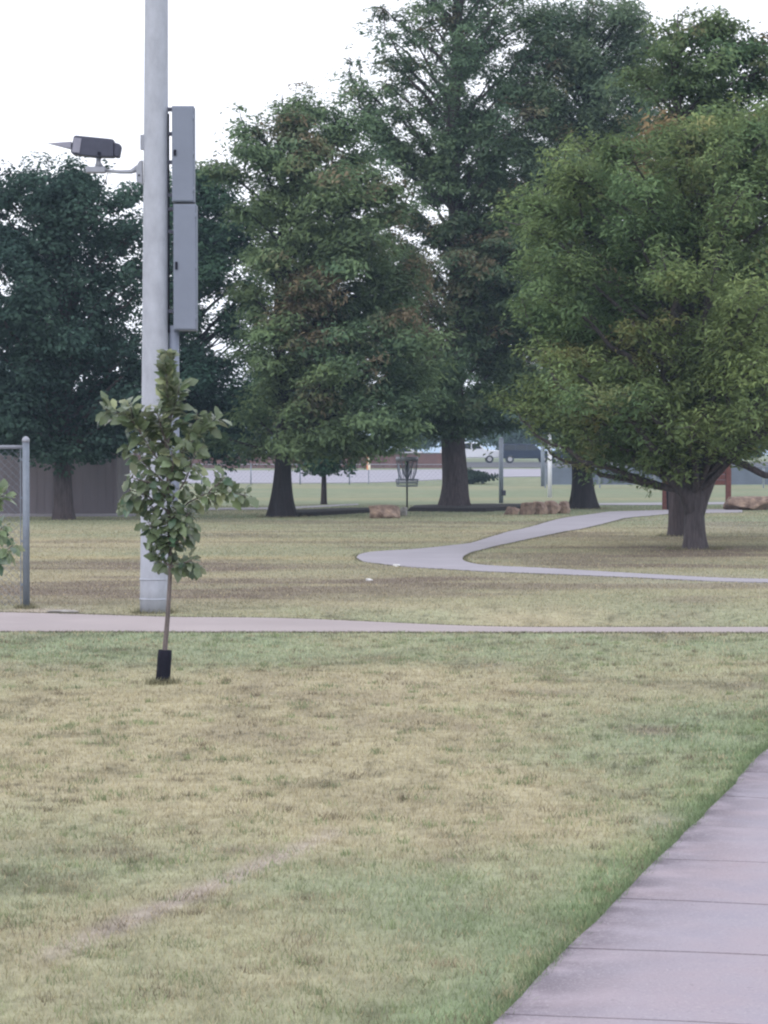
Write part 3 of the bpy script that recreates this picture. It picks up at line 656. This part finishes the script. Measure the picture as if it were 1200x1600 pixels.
cabinet(270.5, 305, 169, 318, 'upper and shorter grey steel cabinet on the right side of the tall pole', (173, 211, 255, 306))
cabinet(272.5, 308.5, 321, 517, 'lower and longer grey steel cabinet on the right side of the tall pole', (328, 363, 487))
# camera on its side arm
cp = W(150, 262); sec = thing('security_camera', (pxw + W(228, 262).x, pd, pz + W(228, 262).z), 'dark grey camera housing with a long pointed hood on the side arm of the pole', 'camera')
def S_(px, rw, dy=0): v = W(px, rw, dy) - W(228, 262); return Vector((v.x, dy, v.z))
a = S_(190, 246); e = S_(116, 216)
ang = math.atan2(.0, 1)
def slanted(xa, xb, ra_top, ra_bot, rb_top, rb_bot, y0, y1): return [S_(xa, ra_bot), S_(xb, rb_bot), S_(xb, rb_top), S_(xa, ra_top)]
prof = [(p.x, p.z) for p in (S_(113, 240), S_(116, 243.5), S_(150, 247.5), S_(180, 248), S_(180, 221), S_(176, 220), S_(121, 214.5), S_(118, 216))]
MB().prism(prof, -.085, .085).build('housing', M_camb, sec, bevel=.012)
prof = [(p.x, p.z) for p in (S_(180.5, 247.5), S_(188, 248), S_(191, 232), S_(190, 228), S_(180.5, 225))]
MB().prism(prof, -.075, .075).build('rear_cap', M_camb, sec, bevel=.01)
prof = [(p.x, p.z) for p in (S_(115.5, 240.5), S_(127, 242), S_(130.5, 219.5), S_(119, 217.8))]
MB().prism(prof, -.092, -.086).build('front_panel', M_camf, sec, bevel=.002)
m = MB(); tip = S_(74.5, 225.5); b1, b2 = S_(114, 224), S_(113, 234.5)
m.add([(b1.x, -.07, b1.z), (b2.x, -.07, b2.z), (b2.x, .07, b2.z), (b1.x, .07, b1.z), (tip.x, -.006, tip.z), (tip.x, .006, tip.z)], [(0, 1, 4), (2, 3, 5), (1, 2, 5, 4), (3, 0, 4, 5), (3, 2, 1, 0)])
m.build('hood', M_camf, sec)
p0, p1 = S_(156, 246), S_(156, 262)
MB().tube([tuple(p0), tuple(S_(155, 254)), tuple(p1)], [.028, .024, .045], 12).build('swivel', M_galv, sec, True)
MB().tube([tuple(S_(158, 243, -.088)), tuple(S_(158, 243, -.10))], .018, 12).build('side_bolt', M_dark, sec)
a, b = S_(136, 271.5), S_(166, 262.5); MB().box(a.x, b.x, -.06, .06, a.z, b.z).build('base_plate', M_galv, sec, bevel=.006)
MB().tube([tuple(S_(164, 268)), tuple(S_(190, 270)), tuple(S_(206, 269.5)), tuple(S_(217, 264))], [.016, .018, .022, .036], 12).build('arm', M_galv, sec, True)
prof = [(p.x, p.z) for p in (S_(215, 285), S_(224, 290), S_(224, 252), S_(219, 254), S_(214, 264))]
MB().prism(prof, -.05, .05).build('mounting_plate', M_galv, sec, bevel=.004)
MB().tube([tuple(S_(219, 276, -.05)), tuple(S_(219, 276, -.062))], .010, 8).build('bolt', M_dark, sec)

# ------------------------------------------------------------------ chain link fence at left
def chain_fence(name, label, x0, x1, yy, H, post_xs, end_r, post_r, mesh=.055, wire=.0019, endcap=True, group=None, z0=None, dy=0):
    z0 = tz(x1, yy) if z0 is None else z0
    root = thing(name, (x1, yy, z0), label, 'fence', group); L = x1 - x0
    for i, px_ in enumerate(post_xs):
        r = end_r if i == 0 else post_r; hx = px_ - x1; hh = H + (.06 if i == 0 else 0); gz = tz(px_, yy) - z0
        MB().tube([(hx, 0, gz - .05), (hx, 0, hh)], r, 16).build('post', M_steel, root, True)
        MB().tube([(hx, 0, hh + k) for k in (-.03, 0.0, .02, .032)], [r + .004, r + .004, r * .75, r * .2], 16).build('post_cap', M_galv, root, True)
    MB().tube([(-L, 0, H - .02), (-.02, 0, H - .02)], post_r * .72, 10).build('top_rail', M_galv, root, True)
    MB().tube([(-.055, 0, .02), (-.055, 0, H - .04)], .006, 6).build('tension_bar', M_steel, root)
    for z in (.25, .7, 1.15, H - .15):
        MB().box(-.06, .0, -.012, .012, z - .012, z + .012).build('tension_band', M_steel, root)
    v = []; f = []
    h = H - .05; s = mesh * 1.414; n = int((L + h) / s)
    for k in range(n + 1):
        for sg in (1, -1):
            xa = -L - h + k * s if sg == 1 else -L + k * s
            xb = xa + h if sg == 1 else xa - h
            za, zb = .03, h
            lo, hi = -L, -.055
            def clip(xq): return za + (zb - za) * (xq - xa) / (xb - xa)
            p, q = [xa, za], [xb, zb]
            if p[0] > q[0]: p, q = q, p
            if q[0] <= lo or p[0] >= hi: continue
            if p[0] < lo: p = [lo, clip(lo)]
            if q[0] > hi: q = [hi, clip(hi)]
            i = len(v); yo = .0015 * sg
            for (xx, zz) in (p, q):
                for a in range(3): v.append((xx + wire * math.cos(a*2.09) * .7, yo + wire * math.sin(a*2.09), zz - sg * wire * math.cos(a*2.09) * .7))
            f += [(i+a, i+(a+1) % 3, i+3+(a+1) % 3, i+3+a) for a in range(3)]
    me = bpy.data.meshes.new('wire_mesh'); me.from_pydata(v, [], f); me.update(); me.materials.append(M_steel)
    o = bpy.data.objects.new('wire_mesh', me); C.objects.link(o); o.parent = root; o['kind'] = 'stuff'
    return root
fx, fy = gd(40.5, 951); Hf = Z(691, fy) - tz(fx, fy)
chain_fence('chain_link_fence', 'chain link fence ending in a domed steel post at the left edge', fx - 3.4, fx, fy, Hf - .03, (fx, fx - 3.0), .037, .028)
xx, yy = gd(34, 955); 
# street fence and screened fence
chain_fence('street_fence', 'low chain link fence along the far street, behind the cypress trunks', X(285, 131), X(700, 131), 131, 1.05, [X(700 - 77*i, 131) for i in range(6)], .035, .03, .16, .004)
sf = thing('screened_fence', (X(852, 122), 122, tz(X(852, 122), 122)), 'blue grey cloth covered fence behind the elm trunk and red board', 'fence')
z0 = sf.location.z; w = 2.6; nP = 6
for i in range(nP + 1):
    MB().tube([(i*w, 0, -.05), (i*w, 0, 1.12)], .035, 8).build('post', M_steel, sf)
    if i < nP: MB().box(i*w + .05, (i+1)*w - .05, -.012, .012, .16, .98).build('screen_panel', M_screen, sf)
MB().tube([(0, 0, 1.08), (nP*w, 0, 1.08)], .022, 8).build('top_rail', M_steel, sf)

# small flat stone at the path edge
def boulder(name, px, row, wpx, hpx, label, mat, seed, group=None, depth=.8, flat=.6, name_cat='boulder', rz=0):
    x, y = gd(px, row); w = wpx * y / F; h = hpx * y / F; rng = np.random.default_rng(seed)
    import bmesh
    bm = bmesh.new(); bmesh.ops.create_icosphere(bm, subdivisions=4, radius=1)
    dirs = rng.normal(size=(13, 3)); dirs /= np.linalg.norm(dirs, axis=1)[:, None]; offs = rng.uniform(.50, .95, 13)
    for v in bm.verts:
        p = np.array(v.co)
        for dd, of in zip(dirs, offs):
            s = p @ dd
            if s > of: p = p - dd * (s - of) * .88
        nz = fbm(np.array([p[0]*2.5 + p[2]]), np.array([p[1]*2.5 + seed + p[2]]), seed, 3)[0] - .5
        p = p * (1 + .35 * nz)
        if p[2] > flat: p[2] = flat + (p[2] - flat) * .25
        v.co = Vector((p[0] * w * .55, p[1] * w * .5 * depth, max(p[2], -.45) * h * .62 + h * .28))
    zmax = max(v.co.z for v in bm.verts)
    for v in bm.verts:
        if v.co.z > 0: v.co.z *= h / zmax
    me = bpy.data.meshes.new(name); bm.to_mesh(me); bm.free(); me.materials.append(mat)
    o = bpy.data.objects.new(name, me); C.objects.link(o); o.location = (x, y, tz(x, y)); o.rotation_euler = (0, 0, rz)
    return tag(o, label, name_cat, group)
boulder('flat_stone', 97, 959, 48, 6, 'flat pale stone lying at the path edge beside the fence post', M_stonegr, 4, depth=.5, name_cat='stone')
boulder('boulder', 601, 810, 58, 21, 'long low orange boulder left of the disc golf basket', M_stone, 41, depth=.8, flat=.5)
boulder('stone', 631, 806, 14, 14, 'small whitish stone touching the long orange boulder', M_stonegr, 42, name_cat='stone')
G_ = 'stones piled in a row before the elm trunk'
for i, (px, row, w, h, lab) in enumerate(((800, 804.5, 25, 13, 'low rounded red stone at the left end of the stone row'), (823, 804.5, 26, 20, 'second stone from the left in the row before the elm'), (843, 804, 24, 21, 'middle stone of the row, standing just under the white post'),
        (862, 803.5, 26, 22, 'fourth stone from the left in the row before the elm'), (880, 802.5, 24, 20, 'red stone at the right end of the row, against the elm trunk'))):
    boulder('row_stone', px, row, w, h, lab, M_stone, 50 + i, G_, depth=.8)
boulder('flat_stone', 620, 886, 12, 4, 'white scrap of stone in the grass just below the path bend', M_lens, 71, name_cat='stone')
boulder('flat_stone', 576, 908, 12, 4, 'white scrap of stone in the lawn left of the path bend', M_lens, 72, name_cat='stone')
boulder('boulder', 1172, 797, 92, 22, 'large flat topped red boulder at the right edge of the lawn', M_stone, 43, depth=.5, flat=.45)

# ------------------------------------------------------------------ shed at left
sd = gd(100, 809)[1] + 2.2; sx1 = X(183, sd); shed = thing('metal_shed', (sx1, sd, tz(sx1, sd)), 'grey ribbed metal shed standing behind the oak trunk', 'shed')
Lw, Dw, Hw = 6.4, 3.4, 2.35
MB().box(-Lw, 0, 0, Dw, -.05, Hw).build('wall', M_shed, shed)
for i in range(int(Lw / .2)):
    MB().box(-Lw + .05 + i*.2, -Lw + .10 + i*.2, -.010, -.001, .06, Hw - .05).build('rib', M_shed, shed)
MB().box(-.09, .0, -.03, -.001, 0, Hw).build('corner_trim', M_shed, shed)
MB().prism([(-Lw - .15, Hw + .002), (.15, Hw + .002), (.15, Hw + .1), (-Lw - .15, Hw + .1)], -.2, Dw + .2).build('roof', M_roof, shed)
o = MB().box(-Lw - .3, .5, -.75, -.05, -.06, .06).build('shed_apron', M_conc_far); o.location = shed.location; tag(o, kind='structure')

# ------------------------------------------------------------------ disc golf basket
bd = gd(636, 794)[1]; bx = X(636, bd); bk = thing('disc_golf_basket', (bx, bd, tz(bx, bd)), 'galvanised disc golf basket with hanging chains beyond the long boulder', 'basket')
MB().tube([(0, 0, -.05), (0, 0, 1.48)], .026, 12).build('pole', M_barkdk, bk, True)
MB().tube([(0, 0, 1.40), (0, 0, 1.53)], .335, 28).build('top_band', M_galv, bk, True)
m = MB()
for i in range(18):
    a = i / 18 * 6.283; c, s = math.cos(a), math.sin(a)
    m.tube([(c*.31, s*.31, 1.40), (c*.27, s*.27, 1.08), (c*.18, s*.18, .82)], .015, 4, False)
    m.tube([(c*.20, s*.20, 1.40), (c*.13, s*.13, 1.12), (c*.05, s*.05, .90)], .013, 4, False)
m.build('chains', M_steel, bk)
m = MB()
for i in range(36):
    a = i / 36 * 6.283; c, s = math.cos(a), math.sin(a)
    m.tube([(c*.33, s*.33, .86), (c*.31, s*.31, .66), (0, 0, .64)], .009, 4, False)
for z, r in ((.86, .335), (.76, .325), (.66, .31)):
    ring = [(math.cos(t)*r, math.sin(t)*r, z) for t in np.linspace(0, 6.283, 29)]; m.tube(ring, .016, 5, False)
m.build('wire_tray', M_steel, bk)

# ------------------------------------------------------------------ street things between the trunks
def post_thing(name, px, row, toprow, wpx, label, mat, cat='post', d=None):
    d = d or gd(px, row)[1]; x = X(px, d); z = tz(x, d); o = thing(name, (x, d, z), label, cat); h = Z(toprow, d) - z; r = wpx * d / F / 2
    MB().tube([(0, 0, -.05), (0, 0, h)], r, 14).build('shaft', mat, o, True)
    MB().tube([(0, 0, h), (0, 0, h + r*.5), (0, 0, h + r*.8)], [r*1.1, r*.9, r*.2], 14).build('cap', mat, o, True)
    return o, h, r, d
o, h, r, d_ = post_thing('steel_post', 783, 786, 686, 7, 'grey steel post right of the ragged dark shrub, with a small junction box', M_steel)
MB().box(.02, .15, -r - .05, r, .25, .42).build('junction_box', M_camb, o, bevel=.01)
o, h, r, d_ = post_thing('steel_post', 848, 760, 680, 6, 'grey steel post standing left of the white post', M_steel)
o, h, r, d_ = post_thing('white_post', 859, 777, 688, 6.5, 'slim white post with a hooked bracket on its top', M_white)
MB().tube([(0, 0, h), (0, 0, h + .14), (-.05, 0, h + .22), (-.13, 0, h + .34)], [.05, .05, .05, .04], 8).build('hooked_bracket', M_white, o, True)
MB().tube([(.05, 0, h - .27), (.30, 0, h - .25), (.44, 0, h - .36), (.50, 0, h - .48)], [.03, .035, .045, .035], 8).build('side_arm', M_white, o, True)
md = 131.5; mx = X(576, md); mk = thing('marker_post', (mx, md + .1, tz(mx, md)), 'orange and cream marker panel on a thin post beside the street fence', 'sign')
hz = Z(711, md); MB().tube([(0, 0, -.05), (0, 0, hz + .05)], .022, 8).build('post', M_steel, mk)
MB().box(-.10, -.035, -.05, -.028, hz - .82, hz).build('orange_edge', M_orange, mk)
MB().box(-.034, .09, -.052, -.028, hz - .82, hz).build('cream_panel', M_cream, mk)
# notice board
nd = gd(1090, 796)[1]; nx_ = X(1088, nd); nb = thing('notice_board', (nx_, nd, tz(nx_, nd)), 'dark red wooden notice board on two posts behind the forked trunk', 'notice board')
for px in (1039, 1138): MB().box(X(px, nd) - nx_ - .075, X(px, nd) - nx_ + .075, -.075, .075, -.05, Z(698, nd)).build('post', M_redwood, nb, bevel=.01)
zb, zt = Z(758, nd), Z(716, nd); npl = 5; xa, xb = X(1043.5, nd) - nx_, X(1133.5, nd) - nx_
for i in range(npl):
    MB().box(xa, xb, -.03, .03, zb + (zt - zb) * i / npl + .006, zb + (zt - zb) * (i+1) / npl - .006).build('plank', M_redwood, nb, bevel=.005)
MB().prism([(xa - .3, zt + .12), (0, zt + .42), (xb + .3, zt + .12), (xb + .3, zt + .17), (0, zt + .48), (xa - .3, zt + .17)], -.3, .3).build('roof', M_redwood, nb)
tb = thing('litter_bin', (X(1050, nd - .9), nd - .9, tz(X(1050, nd - .9), nd - .9)), 'black litter bin with a white patch beside the left post of the red board', 'bin')
MB().tube([(0, 0, -.02), (0, 0, .55), (0, 0, .6)], [.14, .165, .17], 20).build('body', M_dark, tb, True)
MB().tube([(0, 0, .61), (0, 0, .68), (0, 0, .72)], [.18, .15, .05], 20).build('lid', M_dark, tb, True)
MB().box(-.06, .035, -.18, -.16, .05, .33).build('label_patch', M_white, tb)

# vehicles
def vehicle(name, px, d, label, paint, prof, win, Lc, Wc=1.85, flip=False, yaw=0, cat='car'):
    x = X(px, d); o = thing(name, (x, d, tz(x, d) + .03), label, cat, 'vehicles parked across the street', rz=yaw)
    sg = -1 if flip else 1
    MB().prism([(sg*a, b) for a, b in (prof if not flip else prof)], -Wc/2, Wc/2).build('body', paint, o, bevel=.07)
    for w in win:
        for s in (-1, 1):
            MB().prism([(sg*a, b) for a, b in w], s*(Wc/2 + .004) - .012, s*(Wc/2 + .004) + .012).build('window', M_glass, o)
    for wx in (-Lc*.31, Lc*.31):
        for s in (-1, 1):
            wh = MB().tube([(wx, s*(Wc/2 - .20), .34), (wx, s*(Wc/2 + .02), .34)], .34, 20).build('wheel', M_rubber, o, True)
            MB().tube([(wx, s*(Wc/2 + .021), .34), (wx, s*(Wc/2 + .03), .34)], .20, 14).build('rim', M_rim, wh)
    for s in (-.62, .62):
        MB().box(sg*Lc/2 - .04, sg*Lc/2 + .03, s - .15, s + .15, .62, .80).build('headlight', M_lens, o)
    return o
pick = [(-2.7, .45), (2.7, .45), (2.72, .95), (2.5, 1.12), (1.25, 1.20), (.65, 1.80), (-.75, 1.84), (-.95, 1.22), (-2.7, 1.20)]
suv = [(-2.3, .40), (2.35, .40), (2.38, .85), (2.2, 1.02), (1.25, 1.12), (.60, 1.68), (-1.95, 1.72), (-2.3, 1.1)]
sed = [(-2.25, .38), (2.3, .38), (2.33, .72), (2.1, .86), (1.1, .95), (.45, 1.40), (-.9, 1.42), (-1.6, 1.0), (-2.25, .98)]
wp = [[(.10, 1.26), (1.02, 1.26), (.60, 1.70), (.10, 1.72)], [(-.68, 1.26), (0.0, 1.26), (0.0, 1.72), (-.62, 1.74)]]
ws = [[(.05, 1.12), (1.05, 1.14), (.55, 1.58), (.05, 1.60)], [(-.95, 1.12), (-.05, 1.12), (-.05, 1.60), (-.95, 1.62)], [(-2.0, 1.12), (-1.05, 1.12), (-1.05, 1.62), (-1.85, 1.62)]]
wd = [[(.0, .96), (.92, .97), (.42, 1.32), (.0, 1.34)], [(-1.3, .98), (-.08, .96), (-.08, 1.34), (-.85, 1.34)]]
vehicle('pickup_truck', 735, 228, 'white pickup truck parked beyond the thick cypress trunk', M_white, pick, wp, 5.4, cat='truck')
vehicle('parked_van', 822, 226, 'dark blue car parked between the two grey posts', M_blue, suv, ws, 4.7, 1.9)
vehicle('parked_car', 893, 227, 'dark car parked behind the white post and elm trunk', M_blue, suv, ws, 4.7, flip=True)
vehicle('parked_car', 621, 231, 'white car parked above the disc golf basket', M_white, sed, wd, 4.6, flip=True)

# brown wall beyond the street
wd_ = 176; x0, x1 = X(180, wd_), X(692, wd_); rw_ = thing('retaining_wall', (x0, wd_, tz(x0, wd_)), 'low dark red brick retaining wall along the far side of the street', 'wall')
Lw_ = x1 - x0
MB().box(0, Lw_, 0, .35, -.2, .98).build('brickwork', M_brick, rw_)
MB().box(-.05, Lw_ + .05, -.05, .40, .982, 1.06).build('coping', M_roof, rw_)
for i in range(int(Lw_ / 3)): MB().box(i*3 + .1, i*3 + .4, -.08, -.001, -.2, .981).build('pier', M_brick, rw_)

# ------------------------------------------------------------------ saplings with single leaves
def leaf_mesh(name, L, W, fold, curl, lobes, mat):
    n = 7; v = []; f = []
    for i in range(n):
        t = i / (n - 1); env = (math.sin(math.pi * min(1, t ** 1.25 * .93 + .035))) ** .8; lob = 1 + lobes * math.cos(t * math.pi * 5.5)
        w = W / 2 * env * lob; z = -curl * t * t * L
        v += [(t*L, 0, z), (t*L, w, z + fold * w), (t*L, -w, z + fold * w)]
    for i in range(n - 1):
        a, b = i*3, (i+1)*3; f += [(a, b, b+1, a+1), (a+2, b+2, b, a)]
    k = len(v); v += [(-.18*L, .0015, .003), (-.18*L, -.0015, .003), (.05*L, 0, 0)]; f.append((k, k+1, k+2))
    me = bpy.data.meshes.new(name); me.from_pydata(v, [], f); me.update(); me.shade_smooth(); me.materials.append(mat); return me
def sap_mat(name, col, back):
    m = bpy.data.materials.new(name); m.use_nodes = True; t = m.node_tree; b = t.nodes['Principled BSDF']
    b.inputs['Roughness'].default_value = .32; b.inputs['Specular IOR Level'].default_value = .6
    g = t.nodes.new('ShaderNodeNewGeometry'); oi = t.nodes.new('ShaderNodeObjectInfo'); mx = t.nodes.new('ShaderNodeMix'); mx.data_type = 'RGBA'
    mx.inputs[6].default_value = (*col, 1); mx.inputs[7].default_value = (*back, 1); t.links.new(g.outputs['Backfacing'], mx.inputs[0])
    mr = t.nodes.new('ShaderNodeMapRange'); mr.inputs[3].default_value = .65; mr.inputs[4].default_value = 1.35; t.links.new(oi.outputs['Random'], mr.inputs[0])
    vm = t.nodes.new('ShaderNodeVectorMath'); vm.operation = 'SCALE'; t.links.new(mx.outputs[2], vm.inputs[0]); t.links.new(mr.outputs[0], vm.inputs['Scale'])
    t.links.new(vm.outputs[0], b.inputs['Base Color'])
    tr = t.nodes.new('ShaderNodeBsdfTranslucent'); t.links.new(vm.outputs[0], tr.inputs[0]); ms = t.nodes.new('ShaderNodeMixShader'); ms.inputs[0].default_value = .25
    t.links.new(b.outputs[0], ms.inputs[1]); t.links.new(tr.outputs[0], ms.inputs[2]); t.links.new(ms.outputs[0], t.nodes['Material Output'].inputs[0])
    return m
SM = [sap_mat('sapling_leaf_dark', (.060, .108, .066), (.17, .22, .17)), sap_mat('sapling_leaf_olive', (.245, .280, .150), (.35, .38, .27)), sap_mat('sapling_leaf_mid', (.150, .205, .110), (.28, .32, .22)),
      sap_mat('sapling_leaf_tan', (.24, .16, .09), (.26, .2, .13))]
LM = [[leaf_mesh('leaf', L, W, fo, cu, lo, s) for L, W, fo, cu, lo in ((.120, .070, .25, .30, .20), (.100, .056, .45, .15, .16), (.138, .078, .15, .45, .24))] for s in SM]
def sapling(px, row, twigs, label, trunk, seed, guard=True, count=300, scale=1.0):
    R = random.Random(seed); d = gd(px, row)[1]; bx = X(px, d); bz = tz(bx, d)
    root = thing('sapling', (bx, d, bz), label, 'tree', None)
    P = lambda p: Vector((X(p[0], d) - bx, p[2] if len(p) > 2 else 0, Z(p[1], d) - bz))
    tp = [P(p) for p in trunk]; MB().tube(tp, [.020 - .015 * i / (len(tp) - 1) for i in range(len(tp))], 10).build('trunk', M_twig, root, True)
    if guard:
        g0, g1 = P((253.5, 1070)), P((257.5, 1016)); dv = (g1 - g0)
        MB().tube([g0 - dv*.05, g0 + dv*.25, g0 + dv*.5, g0 + dv*.75, g1], [.050, .051, .049, .050, .047], 18).build('trunk_guard', M_dark, root, True)
    tw = MB(); spots = []
    for t in twigs:
        pts = [P(p) for p in t[:-1]]; n_, kind = t[-1]; n_ = int(n_ * scale * 3.4)
        tw.tube(pts, [max(.0025, .008 * (1 - i / len(pts))) for i in range(len(pts))], 6)
        seg = [(pts[i+1] - pts[i]).length for i in range(len(pts) - 1)]; tot = sum(seg)
        for k in range(n_):
            u = ((k + R.random()) / n_) ** .8 * tot; i = 0
            while i < len(seg) - 1 and u > seg[i]: u -= seg[i]; i += 1
            q = pts[i].lerp(pts[i+1], min(1, u / seg[i])); spots.append((q, (pts[i+1] - pts[i]).normalized(), kind, k))
    tw.build('twigs', M_twig, root)
    R.shuffle(spots); extra = spots[count:]; spots = spots[:count]
    late = []
    for num, (q, dv, kind, k) in enumerate(spots + extra):
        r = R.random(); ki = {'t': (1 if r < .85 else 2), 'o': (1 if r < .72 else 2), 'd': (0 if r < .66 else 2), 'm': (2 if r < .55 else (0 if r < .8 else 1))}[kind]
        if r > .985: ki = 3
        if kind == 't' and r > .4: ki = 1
        if kind == 't': me_s = .84
        else: me_s = 1.0
        me = R.choice(LM[ki])
        a = k * 2.4 + R.uniform(-.5, .5); side = dv.orthogonal().normalized(); side.rotate(Matrix.Rotation(a, 3, dv))
        dr = {'t': .5, 'o': .25, 'd': -.5, 'm': -.2}[kind]
        di = (side * .9 + dv * R.uniform(.1, .8) + Vector((0, 0, dr + R.uniform(-.3, .3)))).normalized()
        up = Vector((R.uniform(-.8, .8), R.uniform(-1.5, .3), .7)); yv = up.cross(di).normalized(); zv = di.cross(yv)
        mt = Matrix((di, yv, zv)).transposed().to_4x4(); MX = Matrix.Translation(q + di * .018) @ mt @ Matrix.Scale(R.uniform(.46, .92) * me_s, 4)
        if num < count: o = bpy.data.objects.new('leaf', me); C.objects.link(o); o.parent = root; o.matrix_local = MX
        else: late.append((me, MX))
    if late:
        m = MB()
        for me, MX in late: m.add([tuple(MX @ v.co) for v in me.vertices], [tuple(p.vertices) for p in me.polygons])
        m.build('leaves', SM[2], root, True)['kind'] = 'stuff'
trunk = [(253.5, 1070), (257, 1016), (262, 960), (266, 890), (264, 820), (262, 740), (263, 660), (261, 590), (262, 552)]
twigs = [
    [(263, 650), (262, 610), (261, 575), (262, 556), (52, 't')],
    [(263, 690), (268, 650), (276, 625), (280, 605), (22, 'o')],
    [(262, 700), (252, 665, -.05), (246, 640, -.08), (14, 'o')],
    [(262, 740), (235, 700, -.03), (210, 660, -.05), (185, 645, -.05), (165, 640, -.05), (24, 'o')],
    [(225, 685, -.04), (208, 650, -.05), (205, 632, -.05), (9, 'o')],
    [(262, 735), (290, 700, .03), (315, 672, .05), (340, 655, .05), (18, 'o')],
    [(300, 690, .04), (305, 665, .05), (308, 645, .05), (8, 'm')],
    [(263, 760), (235, 735, .05), (212, 712, .08), (196, 695, .1), (18, 'm')],
    [(263, 780), (240, 755, -.06), (215, 748, -.1), (203, 745, -.1), (13, 'd')],
    [(263, 790), (290, 752, -.05), (302, 722, -.08), (308, 700, -.08), (15, 'm')],
    [(264, 815), (295, 785, -.02), (325, 770, -.04), (355, 768, -.05), (388, 775, -.05), (26, 'm')],
    [(325, 770, -.04), (342, 755, -.04), (352, 745, -.04), (7, 'm')],
    [(264, 820), (240, 795, .05), (222, 780, .08), (215, 790, .08), (12, 'd')],
    [(265, 850), (245, 835, -.04), (232, 815, -.06), (13, 'd')],
    [(265, 860), (282, 840, .04), (300, 815, .06), (11, 'd')],
    [(265, 870), (270, 835, -.06), (278, 800, -.08), (16, 'd')],
    [(265, 885), (285, 880, -.05), (300, 875, -.08), (306, 885, -.08), (14, 'd')],
    [(265, 885), (252, 875, .04), (244, 872, .06), (10, 'd')],
    [(263, 760), (272, 730, -.08), (270, 705, -.1), (10, 'm')],
    [(264, 800), (232, 775, -.05), (205, 765, -.06), (200, 790, -.06), (16, 'd')],
    [(263, 700), (238, 672, .05), (222, 652, .06), (10, 'o')],
    [(264, 830), (285, 812, -.08), (298, 800, -.08), (9, 'm')],
    [(263, 720), (258, 700, .08), (256, 680, .1), (8, 'm')],
]
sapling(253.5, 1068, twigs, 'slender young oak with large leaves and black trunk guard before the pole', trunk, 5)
sapling(-40, 1060, [[(-35, 800), (-12, 785), (8, 772), (12, 'o')], [(-38, 850), (-14, 840), (6, 822), (12, 'm')], [(-40, 890), (-16, 875), (12, 858), (20, 852), (14, 'd')], [(-36, 760), (-38, 720), (-37, 690), (12, 'o')], [(-38, 830), (-60, 800), (-85, 780), (10, 'm')]],
        'leaf tips of a second young oak reaching in at the left edge by the fence', [(-40, 1062), (-40, 960), (-39, 880), (-37, 800), (-37, 700)], 9, guard=False, count=60)
print('tris', sum(len(o.data.polygons) for o in C.objects if o.type == 'MESH'))
